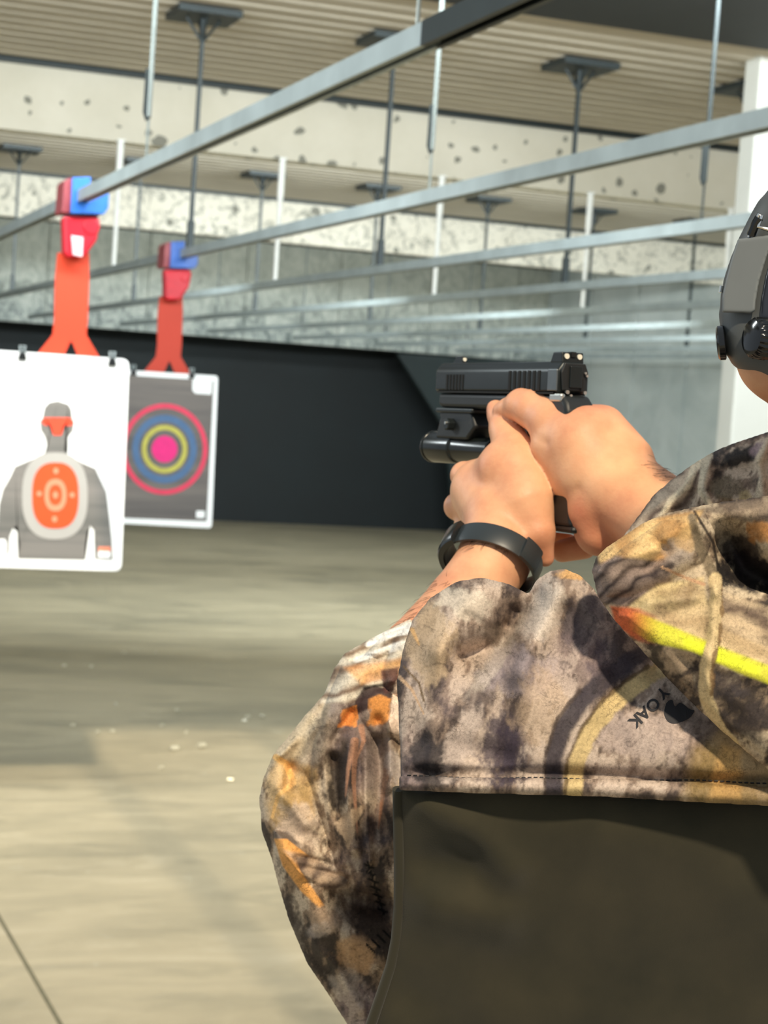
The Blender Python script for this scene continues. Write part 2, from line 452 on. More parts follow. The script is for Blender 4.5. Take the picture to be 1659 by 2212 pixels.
print_shape('printed_orange_oval', f1, [oval(119, 1070, 50, 71, 44, 2.6)], 0.0075, M_or, t1, b1)
mb = MB(); ring_mesh(mb, f1, oval(119, 1069, 24, 35, 40, 2.3), oval(119, 1069, 14, 22, 40, 2.3), 0.0090)
for q in (oval(119, 1069, 6, 8, 16), oval(120, 1017, 6, 7, 16), oval(117, 1121, 6, 7, 16), oval(84, 1066, 6, 6, 16), oval(155, 1069, 6, 6, 16)):
    mb.poly([f1(*p, 0.0090) for p in q])
o = mb.done('printed_score_rings', M_orl, t1); o.location = -b1
print_shape('printed_eye_band', f1, [[(88, 908), (95, 902), (150, 902), (159, 911), (155, 919), (137, 920), (132, 940), (115, 940), (109, 920), (95, 918)]], 0.0055, M_orr, t1, b1)
print_shape('printed_label', f1, [[(212, 1190), (238, 1191), (237, 1205), (211, 1204)]], 0.0055, M_paper, t1, b1)
print_shape('printed_note', f1, [[(-12, 1164), (10, 1164), (14, 1172), (13, 1203), (-14, 1203)]], 0.0055, M_paper, t1, b1)
print_shape('printed_label_heading', f1, [[(212, 1181), (238, 1181), (238, 1190), (212, 1190)]], 0.0056, M_orl, t1, b1)
def clip(parent, base, f, px, py, s):
    p = f(px, py, 0.0); l = Vector(p) - base
    c = MB().prism([(l.x - 0.016 * s, l.z - 0.022 * s), (l.x + 0.016 * s, l.z - 0.022 * s), (l.x + 0.010 * s, l.z + 0.006 * s), (l.x - 0.010 * s, l.z + 0.006 * s)], -0.012, 0.012, 'y').done('binder_clip', M_clip, parent, 0.002)
    for sx in (-1, 1):
        MB().tube([(l.x - 0.006 * s, -0.004 * sx, l.z + 0.004), (l.x - 0.009 * s, -0.012 * sx, l.z + 0.028 * s), (l.x + 0.009 * s, -0.012 * sx, l.z + 0.028 * s), (l.x + 0.006 * s, -0.004 * sx, l.z + 0.004)], 0.0022, 6).done('clip_wire', M_galv, c)
clip(t1, b1, f1, 48, 764, 1.0); clip(t1, b1, f1, 242, 777, 1.0)

Y2 = 9.05
h2, w2 = hanger(0, 0.735, Y2, RX[1], M_hang2, M_bl2, (384, 552))
tag(h2, 'deep orange forked target hanger with a plain dark red housing on the second rail', 'target hanger', 'orange target hangers')
t2, f2, b2 = target('ring_target', Y2 - 0.012, [(232, 797), (471, 812), (457, 1141), (219, 1128)], 0.02,
                    'dark grey paper target printed with pink, blue and yellow rings on a white board')
y2 = Y2 - 0.012
print_shape('printed_sheet', f2, [[(238, 808), (462, 822), (446, 1126), (226, 1117)]], 0.0035, M_toner2, t2, b2)
print_shape('printed_label', f2, [[(416, 818), (458, 820), (456, 852), (422, 850), (415, 843)]], 0.005, M_paper, t2, b2)
print_shape('printed_logo_patch', f2, [[(424, 1103), (442, 1104), (441, 1119), (423, 1118)]], 0.005, M_paper, t2, b2)
def rings(name, ro, ri, mat):
    mb = MB(); ring_mesh(mb, f2, oval(355, 970, ro * 1.0, ro * 1.06, 56), oval(355, 970, ri * 1.0, ri * 1.06, 56), 0.005)
    o = mb.done(name, mat, t2); o.location = -b2
rings('printed_pink_ring', 93, 83, M_pink); rings('printed_blue_ring', 70, 55, M_blue); rings('printed_yellow_ring', 49, 39, M_yel)
print_shape('printed_bullseye', f2, [oval(355, 970, 28, 29, 32)], 0.005, M_mag, t2, b2)
clip(t2, b2, f2, 288, 801, 1.0); clip(t2, b2, f2, 414, 808, 1.0)

# spent casings and chips on the floor
M_case = flat('pale_brass_casing', (196, 190, 168), 0.35, 0.3)
for (px, py) in [(335, 1412), (138, 1440), (197, 1442), (435, 1616), (376, 1622), (402, 1585), (528, 1560), (535, 1551), (383, 1537), (348, 1662),
                 (249, 1523), (210, 1585), (157, 1570), (242, 1583), (350, 1571), (497, 1688), (268, 1412), (566, 1550)]:
    p = onz(px, py, 0.0); s = 1.9 if (px, py) in ((435, 1616), (376, 1622)) else 1.2
    e = MB().tube([(-0.01 * s, 0, 0.006 * s), (0.009 * s, 0, 0.006 * s), (0.010 * s, 0, 0.006 * s)], [0.006 * s, 0.006 * s, 0.005 * s], 10).done('spent_casing', M_case)
    e.location = (p[0], p[1], 0.0005); e.rotation_euler = (0, 0, random.uniform(0, 3.1))
    if s > 1.5: tag(e, 'brighter cartridge casing on the lit floor, left of the pair' if px < 400 else 'brighter cartridge casing on the lit floor, right of the pair', 'casing', 'spent casings on the lit near floor')
    elif py < 1578: tag(e, 'tiny spent cartridge casing lying in the darker band of concrete floor', 'casing', 'spent casings in the dark floor band')
    else: tag(e, 'tiny pale cartridge casing on the lit near floor close to the shade edge', 'casing', 'spent casings on the lit near floor')

# ------------------------------------------------------------------ implicit surfaces
class Imp:
    """grid in photograph pixels (u, v) and depth w; w is in pixels of size D0/F metres behind depth D0"""
    def __init__(s, u, v, w, h, D0):
        s.h = h; s.D0 = D0; s.o = (u[0], v[0], w[0])
        s.U = np.arange(u[0], u[1], h, dtype=np.float32)[:, None, None]
        s.V = np.arange(v[0], v[1], h, dtype=np.float32)[None, :, None]
        s.W = np.arange(w[0], w[1], h, dtype=np.float32)[None, None, :]
        s.shape = (s.U.shape[0], s.V.shape[1], s.W.shape[2])
    def cone(s, a, b):
        ax, ay, az, ra = a; bx, by, bz, rb = b
        dx, dy, dz = bx - ax, by - ay, bz - az; L2 = dx * dx + dy * dy + dz * dz + 1e-9
        t = ((s.U - ax) * dx + (s.V - ay) * dy + (s.W - az) * dz) / L2
        np.clip(t, 0, 1, out=t)
        return np.sqrt((s.U - ax - t * dx) ** 2 + (s.V - ay - t * dy) ** 2 + (s.W - az - t * dz) ** 2) - (ra + (rb - ra) * t)
    def chain(s, pts, k=6):
        f = None
        for a, b in zip(pts, pts[1:]):
            g = s.cone(a, b); f = g if f is None else smin(f, g, k)
        return f
    def ell(s, c, r):
        q = np.sqrt(((s.U - c[0]) / r[0]) ** 2 + ((s.V - c[1]) / r[1]) ** 2 + ((s.W - c[2]) / r[2]) ** 2)
        return (q - 1) * min(r)
    def world(s, P):
        d = s.D0 + P[:, 2] * s.D0 / F
        c = np.stack([(P[:, 0] - CX) / F * d, -(P[:, 1] - CY) / F * d, -d], 1)
        return C0 + c @ R.T
def smin(a, b, k):
    if k <= 0: return np.minimum(a, b)
    h = np.clip(0.5 + 0.5 * (b - a) / k, 0, 1)
    return b + (a - b) * h - k * h * (1 - h)
def nets(f, o, h):
    """naive surface nets; returns verts in grid coordinates and quads"""
    f = np.pad(f, 1, constant_values=1e3).astype(np.float32)
    ins = f < 0
    n = np.array(f.shape) - 1
    cnt = np.zeros(tuple(n), np.int8)
    for i in (0, 1):
        for j in (0, 1):
            for k in (0, 1): cnt += ins[i:n[0] + i, j:n[1] + j, k:n[2] + k]
    act = np.argwhere((cnt > 0) & (cnt < 8)); idx = -np.ones(tuple(n), np.int64)
    idx[act[:, 0], act[:, 1], act[:, 2]] = np.arange(len(act))
    acc = np.zeros((len(act), 3)); num = np.zeros(len(act))
    cor = [(i, j, k) for i in (0, 1) for j in (0, 1) for k in (0, 1)]
    for a in cor:
        for ax in range(3):
            if a[ax]: continue
            b = list(a); b[ax] = 1
            fa = f[act[:, 0] + a[0], act[:, 1] + a[1], act[:, 2] + a[2]]; fb = f[act[:, 0] + b[0], act[:, 1] + b[1], act[:, 2] + b[2]]
            m_ = (fa < 0) != (fb < 0); t = np.where(m_, fa / np.where(fa - fb == 0, 1, fa - fb), 0)
            p = np.tile(np.array(a, float), (len(act), 1)); p[:, ax] += t
            acc[m_] += p[m_]; num[m_] += 1
    V = (act + acc / num[:, None] - 1) * h + np.array(o)
    Q = []
    for ax in range(3):
        s0 = [slice(1, -1)] * 3; s0[ax] = slice(0, -1); s1 = [slice(1, -1)] * 3; s1[ax] = slice(1, None)
        A = ins[tuple(s0)]; B = ins[tuple(s1)]
        e = np.argwhere(A != B); sg = A[e[:, 0], e[:, 1], e[:, 2]]
        e = e + 1; e[:, ax] -= 1
        b, c = [(1, 2), (2, 0), (0, 1)][ax]
        def g(db, dc):
            q = e.copy(); q[:, b] -= db; q[:, c] -= dc; return idx[q[:, 0], q[:, 1], q[:, 2]]
        q = np.stack([g(1, 1), g(0, 1), g(0, 0), g(1, 0)], 1)
        q[~sg] = q[~sg][:, ::-1]; Q.append(q)
    return V, np.concatenate(Q)
def relax(V, Q, it=2, lam=0.5):
    E = np.concatenate([Q[:, [0, 1]], Q[:, [1, 2]], Q[:, [2, 3]], Q[:, [3, 0]]]); E = np.concatenate([E, E[:, ::-1]])
    deg = np.bincount(E[:, 0], minlength=len(V))[:, None]
    for _ in range(it):
        S = np.stack([np.bincount(E[:, 0], weights=V[E[:, 1], k], minlength=len(V)) for k in range(3)], 1)
        V = V + lam * (S / np.maximum(deg, 1) - V)
    return V
def raw_mesh(name, V, Q, cols=None, uv=None):
    me = bpy.data.meshes.new(name); me.vertices.add(len(V)); me.vertices.foreach_set('co', V.astype(np.float32).ravel())
    n = Q.shape[1]
    me.loops.add(Q.size); me.loops.foreach_set('vertex_index', Q.astype(np.int32).ravel())
    me.polygons.add(len(Q)); me.polygons.foreach_set('loop_start', np.arange(0, Q.size, n, dtype=np.int32))
    me.polygons.foreach_set('loop_total', np.full(len(Q), n, np.int32)); me.polygons.foreach_set('use_smooth', np.ones(len(Q), bool))
    me.update(calc_edges=True)
    if cols is not None:
        a = me.color_attributes.new('print', 'FLOAT_COLOR', 'POINT')
        a.data.foreach_set('color', np.concatenate([cols, np.ones((len(cols), 1))], 1).astype(np.float32).ravel())
    if uv is not None:
        a = me.attributes.new('cloth', 'FLOAT_VECTOR', 'POINT')
        a.data.foreach_set('vector', np.concatenate([uv, np.zeros((len(uv), 1))], 1).astype(np.float32).ravel())
    me.validate(); return me

# ---- two-dimensional helpers for the cloth pieces
def seg_dist(U, V, a, b):
    dx, dy = b[0] - a[0], b[1] - a[1]; t = np.clip(((U - a[0]) * dx + (V - a[1]) * dy) / (dx * dx + dy * dy + 1e-9), 0, 1)
    return np.hypot(U - a[0] - t * dx, V - a[1] - t * dy)
def poly_sd(U, V, P):
    """positive inside"""
    d = None; c = np.zeros(np.broadcast(U, V).shape, bool)
    for a, b in zip(P, P[1:] + P[:1]):
        q = seg_dist(U, V, a, b); d = q if d is None else np.minimum(d, q)
        if a[1] != b[1]:
            x = a[0] + (V - a[1]) * (b[0] - a[0]) / (b[1] - a[1])
            c ^= ((a[1] > V) != (b[1] > V)) & (U < x)
    return np.where(c, d, -d)
def line_dist(U, V, P):
    d = None
    for a, b in zip(P, P[1:]):
        q = seg_dist(U, V, a, b); d = q if d is None else np.minimum(d, q)
    return d
_rng = np.random.RandomState(7); _T = _rng.rand(256, 256)
def vnoise(x, y):
    xi = np.floor(x).astype(int); yi = np.floor(y).astype(int); fx = x - xi; fy = y - yi
    fx = fx * fx * (3 - 2 * fx); fy = fy * fy * (3 - 2 * fy)
    g = lambda a, b: _T[(a) % 256, (b) % 256]
    return (g(xi, yi) * (1 - fx) + g(xi + 1, yi) * fx) * (1 - fy) + (g(xi, yi + 1) * (1 - fx) + g(xi + 1, yi + 1) * fx) * fy
def fbm(x, y, o=5, r=0.55):
    s = 0; a = 1; t = 0
    for i in range(o):
        s = s + a * vnoise(x * 2 ** i + 17.3 * i, y * 2 ** i + 9.1 * i); t += a; a *= r
    return s / t
def sstep(a, b, x):
    t = np.clip((x - a) / (b - a), 0, 1); return t * t * (3 - 2 * t)

def cloth(name, D0, pieces, h, folds=(), canvas=None, mat=None, parent=None, relaxn=2, pad=30, wr=None, gain=1.0):
    """union of inflated outlines: each piece = (outline, depth function w0(u,v), thickness, edge radius)"""
    us = [p[0] for pc in pieces for p in pc[0]]; vs = [p[1] for pc in pieces for p in pc[0]]
    S = Imp((min(us) - pad, max(us) + pad), (min(vs) - pad, max(vs) + pad), wr, h, D0)
    U = S.U[:, :, 0]; V = S.V[:, :, 0]
    Fd = None
    disp = np.zeros(np.broadcast(U, V).shape, np.float32)
    for P, width, amp in folds:
        disp += gain * amp * np.exp(-(line_dist(U, V, P) / width) ** 2)
    for pc in pieces:
        P, w0, T, er = pc[:4]; k = pc[4] if len(pc) > 4 else 0
        sd = poly_sd(U, V, P)
        q = np.clip(sd / er, 0, 1)
        th = np.where(sd > 0, T * np.sqrt(np.maximum(1 - (1 - q) ** 2, 0)), sd * 1.0)
        c = w0(U, V)
        front = -disp * np.where(disp < 0, np.clip(sd / 45, 0, 1) ** 0.8, np.clip(sd / 14, 0, 1))
        g = np.maximum(c[:, :, None] - th[:, :, None] + front[:, :, None] - S.W, S.W - (c + th * 1.3)[:, :, None])
        g = np.where(sd[:, :, None] > 0, g * 0.8, np.maximum(g, -sd[:, :, None]))
        Fd = g if Fd is None else smin(Fd, g, k)
    Vt, Q = nets(Fd, S.o, h); Vt = relax(Vt, Q, relaxn)
    cols = canvas(Vt[:, 0], Vt[:, 1]) if canvas else None
    me = raw_mesh(name, S.world(Vt), Q, cols, Vt[:, :2] / 1000.0)
    return link(name, me, mat, parent)

# ------------------------------------------------------------------ pistol
M_gun = flat('matte_black_slide', (34, 40, 41), 0.38, 0.35, var=0.05, scale=60)
M_frame = flat('black_polymer_frame', (24, 28, 29), 0.5, var=0.06, scale=80)
M_cut = flat('recess_shade_black', (8, 10, 10), 0.8)  # near-black boxes stand in for the shade inside cuts and gaps
M_pin = flat('worn_steel_pin', (196, 198, 192), 0.25, 0.8)
M_dot = flat('white_sight_dot', (236, 232, 214), 0.4)
M_lite = flat('glossy_black_light_body', (26, 30, 28), 0.22, 0.2)
PR = Vector(at(1238, 818, 1.270)); PM = Vector(at(972, 818, 1.425))
gx = (PM - PR).normalized(); LS = (PM - PR).length
cu = Vector(R @ np.array([0.02, 1.0, 0.0])); gz = (cu - cu.dot(gx) * gx).normalized(); gy = gz.cross(gx)
GM = Matrix((gx, gy, gz)).transposed().to_4x4(); GM.translation = PR
gun = empty('pistol'); gun.matrix_world = GM
tag(gun, 'matte black semi-automatic pistol with a weapon light gripped in both hands', 'pistol')
hw = 0.0128; zt = 0.0115; zb = -0.0100
sec = [(-hw, zb), (hw, zb), (hw, zt - 0.006), (hw - 0.0045, zt), (-hw + 0.0045, zt), (-hw, zt - 0.006)]
sl = MB().prism(sec, 0.0, LS, 'x').done('slide', M_gun, gun, 0.0018, True, 3)
mb = MB()
for i in range(6): mb.box(LS - 0.020 - 0.0048 * i, LS - 0.0178 - 0.0048 * i, hw - 0.0004, hw + 0.0005, zb + 0.001, zb + 0.0125)
mb.done('front_serrations', M_cut, sl)
mb = MB()
for i in range(7): mb.box(0.022 + 0.0066 * i, 0.0248 + 0.0066 * i, hw - 0.0004, hw + 0.0005, zb + 0.001, zt - 0.0065)
mb.done('rear_serrations', M_cut, sl)
MB().box(0.0, 0.012, hw - 0.0008, hw + 0.0006, zb + 0.001, zt - 0.0055).done('edge_highlight', flat('highlight_grey_steel', (112, 118, 120), 0.3, 0.6), sl, 0.001)  # lighter grey plate paints the highlight on the slide's rear edge
MB().box(0.004, LS - 0.004, -hw - 0.0003, hw + 0.0003, zb - 0.0012, zb + 0.0002).done('rail_gap', M_cut, gun)
MB().box(0.075, 0.110, -0.004, 0.004, zt - 0.0003, zt + 0.0006).done('extractor_cut', M_gun, sl)
rs = MB().prism([(0.001, zt - 0.001), (0.017, zt - 0.001), (0.013, zt + 0.0065), (0.002, zt + 0.0065)], -0.0088, 0.0088, 'y').done('rear_sight', M_gun, gun, 0.0008)
for sy in (-1, 1):
    MB().tube([(0.0018, sy * 0.0052, zt + 0.0036), (0.0006, sy * 0.0052, zt + 0.0036)], 0.0019, 14).done('sight_dot', M_dot, rs)
MB().box(0.0004, 0.006, -0.0018, 0.0018, zt + 0.0032, zt + 0.0068).done('notch', M_cut, rs)
fs = MB().prism([(LS - 0.022, zt - 0.001), (LS - 0.006, zt - 0.001), (LS - 0.012, zt + 0.0055), (LS - 0.021, zt + 0.0055)], -0.002, 0.002, 'y').done('front_sight', M_gun, gun, 0.0005)
MB().tube([(LS - 0.0212, 0, zt + 0.003), (LS - 0.0222, 0, zt + 0.003)], 0.0015, 12).done('sight_dot', M_dot, fs)
MB().tube([(LS - 0.001, 0, 0.001), (LS + 0.002, 0, 0.001)], 0.0065, 20).done('barrel', M_pin, gun, 0.0006)
# rear plate with its block, notch and pins
bp = MB().prism([(-0.0095, -0.0085), (0.0095, -0.0085), (0.0110, 0.004), (0.0085, 0.0105), (-0.0085, 0.0105), (-0.0110, 0.004)], -0.0022, 0.0, 'x').done('slide_back_plate', M_frame, gun, 0.0008)
MB().box(-0.0036, -0.0018, -0.0052, 0.0045, -0.0065, 0.0085).done('cover_block', M_gun, bp, 0.0005)
MB().box(-0.0030, -0.0018, -0.0068, -0.0050, -0.0085, 0.0005).done('slot', M_cut, bp)
mb = MB()
for (y, z, r) in ((-0.0075, 0.0040, 0.0009), (-0.0088, 0.0022, 0.0010), (0.0065, -0.0095, 0.0014), (-0.0078, -0.0095, 0.0013), (0.0035, -0.0118, 0.0010), (0.0018, -0.0165, 0.0013)):
    mb.tube([(-0.0030, y, z), (-0.0044, y, z)], r, 12)
mb.done('steel_pin', M_pin, bp)
fr = MB().prism([(-0.004, -0.0115), (LS - 0.004, -0.0115), (LS - 0.004, -0.0205), (LS - 0.010, -0.0225), (0.07, -0.0225), (0.05, -0.030), (0.028, -0.030), (0.022, -0.045),
                 (0.014, -0.101), (-0.024, -0.101), (-0.018, -0.060), (-0.006, -0.036), (-0.013, -0.024), (-0.010, -0.017)], -0.0118, 0.0118, 'y').done('frame', M_frame, gun, 0.003, True, 3)
MB().box(-0.026, 0.016, -0.0115, 0.0115, -0.105, -0.100).done('magazine_base', M_frame, gun, 0.003)
MB().tube([(0.088, 0, -0.024), (0.090, 0, -0.045), (0.082, 0, -0.056), (0.055, 0, -0.058), (0.030, 0, -0.052)], 0.0042, 10).done('trigger_guard', M_frame, gun, smooth=True)
MB().tube([(0.056, 0, -0.026), (0.052, 0, -0.038), (0.057, 0, -0.048)], 0.003, 8).done('trigger', M_frame, gun, smooth=True)
MB().box(-0.0052, 0.010, 0.0085, 0.0128, -0.0165, -0.0105).done('beavertail_plate', M_pin, gun, 0.0015)
# weapon light clamped under the dust cover
wl = MB().prism([(LS - 0.052, -0.0235), (LS - 0.003, -0.0235), (LS - 0.006, -0.030), (LS + 0.001, -0.046), (LS - 0.048, -0.046), (LS - 0.060, -0.036)], -0.0105, 0.0105, 'y').done('weapon_light', M_frame, gun, 0.002, True)
MB().box(LS - 0.058, LS - 0.002, -0.0125, 0.0125, -0.0262, -0.0228).done('clamp_rail', M_gun, wl, 0.001)
MB().tube([(LS - 0.075, 0, -0.053), (LS - 0.022, 0, -0.053), (LS - 0.02, 0, -0.053), (LS + 0.018, 0, -0.053)], [0.0095, 0.0102, 0.0118, 0.0122], 28).done('lamp_barrel', M_lite, wl, 0.0015, True)
MB().tube([(LS + 0.0185, 0, -0.053), (LS + 0.0215, 0, -0.053)], 0.0126, 28).done('bezel', M_lite, wl, 0.001, True)
MB().tube([(LS - 0.026, 0.010, -0.035), (LS - 0.026, 0.0165, -0.035)], 0.0048, 6).done('clamp_screw', M_gun, wl, 0.0008)
MB().tube([(LS - 0.027, 0.0155, -0.034), (LS - 0.027, 0.0175, -0.034)], 0.0012, 8).done('screw_glint', M_pin, wl)

# ------------------------------------------------------------------ the shooter's body: one mesh
def m_skin():
    k = NT('skin'); v = k.coord('Object')
    a = k.noise(v, 24, 5, 0.6); b = k.noise(v, 420, 3, 0.6); c3 = k.noise(v, 9, 3, 0.5)
    c = k.ramp(a, [(0.3, (208, 146, 112)), (0.5, (226, 170, 131)), (0.72, (238, 188, 146))])
    red = k.ramp(c3, [(0.45, 0.0), (0.7, 0.45)])
    c = k.mix(red, c, (206, 112, 88))
    at_ = k.n('ShaderNodeAttribute', attribute_name='print')
    c = k.mix(1.0, c, at_.outputs[0], 'MULTIPLY')
    bb = k.mix(0.5, b, k.noise(v, 85, 4, 0.6, 0.8)); k.bump(bb, 0.28, 0.0012)
    k.b.inputs['Subsurface Weight'].default_value = 0.15; k.b.inputs['Subsurface Radius'].default_value = (0.012, 0.005, 0.003); k.b.inputs['Subsurface Scale'].default_value = 0.5
    return k.set(Base_Color=c, Roughness=0.5, Specular_IOR_Level=0.35)
M_skin = m_skin()
D_H = 1.27
H = Imp((640, 1560), (800, 1700), (-560, 480), 4.5, D_H)
# left (supporting) arm and hand
L = H.chain([(745, 1690, -285, 72), (822, 1530, -235, 80), (905, 1420, -185, 86), (1000, 1308, -110, 80), (1068, 1210, -35, 76)], 10)
L = smin(L, H.chain([(1068, 1210, -35, 74), (1082, 1120, 40, 80), (1042, 1062, 130, 70)], 10), 22)
L = smin(L, H.chain([(1138, 1092, 0, 63), (1160, 1150, -22, 40), (1178, 1205, -12, 20)], 8), 22)
L = smin(L, H.cone((1100, 1020, 60, 74), (1040, 1070, 150, 55)), 18)
L = smin(L, H.chain([(1130, 1055, 25, 66), (1112, 985, 85, 50), (1092, 928, 145, 35)], 8), 20)
L = smin(L, H.chain([(1092, 928, 145, 34), (1078, 896, 180, 26), (1071, 884, 192, 21)], 6), 10)
for kx, ky, kw, kr in ((1003, 1027, 185, 30), (989, 1094, 190, 30), (1006, 1140, 165, 26)):
    L = smin(L, H.cone((kx, ky, kw, kr), (kx + 60, ky + 5, kw - 70, kr * 0.9)), 16)
nkl = [((1003, 1027, 185, 29), (1050, 1012, 320, 26), (1150, 1010, 350, 23), (1215, 1020, 290, 20)),
       ((989, 1094, 190, 29), (1045, 1080, 320, 26), (1160, 1070, 350, 24), (1235, 1075, 280, 20)),
       ((1006, 1140, 165, 25), (1060, 1132, 290, 24), (1165, 1122, 330, 22), (1235, 1128, 270, 19)),
       ((1040, 1165, 120, 22), (1085, 1172, 230, 21), (1170, 1165, 290, 19), (1230, 1170, 240, 17))]
for ch in nkl: L = smin(L, H.chain(list(ch), 8), 7)
# right (firing) hand and arm
Rr = H.chain([(1262, 962, 0, 88), (1290, 1018, -12, 92), (1345, 1062, -50, 92), (1500, 1170, -170, 98), (1640, 1270, -300, 104)], 14)
Rr = smin(Rr, H.cone((1196, 912, 40, 56), (1262, 965, 5, 86)), 16)
Rr = smin(Rr, H.cone((1206, 962, 25, 60), (1243, 1030, 10, 62)), 14)
Rr = smin(Rr, H.cone((1300, 930, 22, 56), (1345, 1000, -20, 70)), 14)
Rr = smin(Rr, H.cone((1283, 1105, -38, 60), (1296, 1146, -36, 56)), 24)
Rr = smin(Rr, H.chain([(1196, 912, 40, 52), (1150, 884, 85, 42), (1127, 876, 108, 37)], 8), 12)
Rr = smin(Rr, H.chain([(1127, 876, 108, 35), (1098, 884, 138, 25), (1085, 887, 150, 21)], 6), 9)
for j, ww in enumerate((150, 160, 150)):
    yy0 = 1000 + 52 * j
    Rr = smin(Rr, H.chain([(1300, yy0 - 10, 95, 34), (1275, yy0, 190, 26), (1210, yy0 + 8, 262, 24), (1165, yy0 + 8, 235, 21)], 8), 9)
Rr = smin(Rr, H.chain([(1310, 930, 80, 32), (1240, 918, 215, 23), (1165, 930, 300, 20)], 8), 9)
Rr = smin(Rr, H.cone((1215, 1190, 85, 25), (1262, 1180, 60, 28)), 10)
# creases: a groove at the right thumb joint and at the palm heel
def groove(f, a, b, w_, amp): return f + amp * np.exp(-(H.cone((*a, 0), (*b, 0)) / w_) ** 2)
Rr = groove(Rr, (1140, 936, 0), (1178, 958, -40), 8, 5)
Rr = groove(Rr, (1228, 1086, -30), (1262, 1052, -80), 12, 8)
Rr = groove(Rr, (1262, 1052, -80), (1330, 1120, -85), 14, 4)
L = groove(L, (1110, 975, 30), (1185, 1150, -75), 9, 0)
body_f = np.minimum(L, Rr)
Vh, Qh = nets(body_f, H.o, H.h); Vh = relax(Vh, Qh, 2)
Wh = H.world(Vh)
# colour variation of the skin: redder palm heel and knuckles, paler, yellower right wrist
u_, v_ = Vh[:, 0], Vh[:, 1]
tint = np.ones((len(Vh), 3))
def blot(cx, cy, r, col, k=1.0):
    g = k * np.exp(-(((u_ - cx) ** 2 + (v_ - cy) ** 2) / r ** 2))[:, None]; tint[:] = tint * (1 - g) + np.array(col) * g
blot(1285, 1150, 60, (0.98, 0.80, 0.76), 0.8); blot(1250, 1100, 28, (0.9, 0.62, 0.58), 0.6)
blot(1110, 892, 34, (0.96, 0.84, 0.82), 0.7); blot(1060, 905, 30, (0.98, 0.86, 0.86), 0.8)
blot(1005, 1020, 24, (0.95, 0.82, 0.8), 0.6); blot(1380, 1010, 90, (1.06, 1.04, 0.92), 0.7)

# coarse body in world space: head, neck, torso, legs
class WImp(Imp):
    def __init__(s, x, y, z, h):
        s.h = h; s.o = (x[0], y[0], z[0])
        s.U = np.arange(*x, h, dtype=np.float32)[:, None, None]; s.V = np.arange(*y, h, dtype=np.float32)[None, :, None]; s.W = np.arange(*z, h, dtype=np.float32)[None, None, :]
B = WImp((0.12, 1.12), (0.60, 1.42), (0.0, 1.95), 0.0125)
hx, hy, hz = 0.645, 0.93, 1.705
f = B.ell((hx, hy, hz + 0.02), (0.076, 0.097, 0.110))
f = smin(f, B.ell((hx, hy + 0.035, hz - 0.055), (0.058, 0.07, 0.07)), 0.03)
f = smin(f, B.cone((hx, hy - 0.02, hz - 0.05, 0.056), (hx + 0.005, hy - 0.055, 1.50, 0.062)), 0.02)
f = smin(f, B.cone((hx, hy + 0.098, hz + 0.015, 0.008), (hx, hy + 0.118, hz - 0.028, 0.014)), 0.012)
for sx in (-1, 1): f = smin(f, B.ell((hx + sx * 0.079, hy - 0.005, hz), (0.012, 0.02, 0.032)), 0.006)
tx, ty = 0.615, 0.93
f = smin(f, B.ell((tx, ty + 0.035, 1.34), (0.155, 0.092, 0.18)), 0.03)
f = smin(f, B.ell((tx, ty + 0.03, 1.10), (0.140, 0.088, 0.20)), 0.05)
f = smin(f, B.cone((tx - 0.10, ty + 0.04, 1.40, 0.050), (tx + 0.17, ty, 1.43, 0.058)), 0.04)
for sx in (-1, 1):
    f = smin(f, B.cone((tx + sx * 0.085, ty, 0.95, 0.085), (tx + sx * 0.13, ty + 0.02, 0.52, 0.058)), 0.03)
    f = smin(f, B.cone((tx + sx * 0.13, ty + 0.02, 0.52, 0.056), (tx + sx * 0.15, ty - 0.01, 0.09, 0.038)), 0.02)
    f = smin(f, B.cone((tx + sx * 0.15, ty - 0.02, 0.05, 0.034), (tx + sx * 0.17, ty + 0.15, 0.03, 0.026)), 0.01)
# arms from the shoulders to the ends of the detailed forearms
eL = H.world(np.array([[750., 1680., -285.]]))[0]; eR = H.world(np.array([[1630., 1262., -290.]]))[0]
sL = (tx - 0.12, ty, 1.39); sR = (tx + 0.18, ty, 1.43)
eL2 = (eL[0], eL[1] - 0.0, eL[2]); 
f = smin(f, B.cone((tx - 0.12, ty + 0.10, 1.36, 0.045), (*eL2, 0.026)), 0.015)
eRm = (eR[0] + 0.10, eR[1] - 0.02, eR[2] - 0.06)
f = smin(f, B.cone((*sR, 0.055), (*eRm, 0.042)), 0.02); f = smin(f, B.cone((*eRm, 0.040), (*eR, 0.033)), 0.02)
Vb, Qb = nets(f, B.o, B.h); Vb = relax(Vb, Qb, 2)
Va = np.concatenate([Wh, Vb]); Qa = np.concatenate([Qh, Qb + len(Wh)])
me = raw_mesh('person', Va, Qa, np.concatenate([tint, np.ones((len(Vb), 3))]))
person = link('person', me, M_skin)
tag(person, 'person in a camouflage jacket seen from behind, arms raised, aiming a pistol', 'person')
# jaw below the muff is shaped on its own scale and joined to the same body mesh
J = Imp((1540, 1900), (640, 1100), (-160, 260), 7, 1.0)
jf = smin(J.ell((1694, 768, 40), (106, 104, 100)), J.cone((1730, 800, 60, 90), (1850, 960, 120, 110)), 30)
Vj, Qj = nets(jf, J.o, J.h); Vj = relax(Vj, Qj, 2)
jm = raw_mesh('jaw', J.world(Vj), Qj, np.tile([0.80, 0.76, 0.74], (len(Vj), 1)))
bmj = bmesh.new(); bmj.from_mesh(me); bmj.from_mesh(jm); bmj.to_mesh(me); bmj.free(); bpy.data.meshes.remove(jm)
for p in me.polygons: p.use_smooth = True
# thumb nail of the supporting hand
def patch_on(V0, px, py, ru, rv, rot, name, mat, parent, lift=0.0006, n=14, D=1.27):
    return None

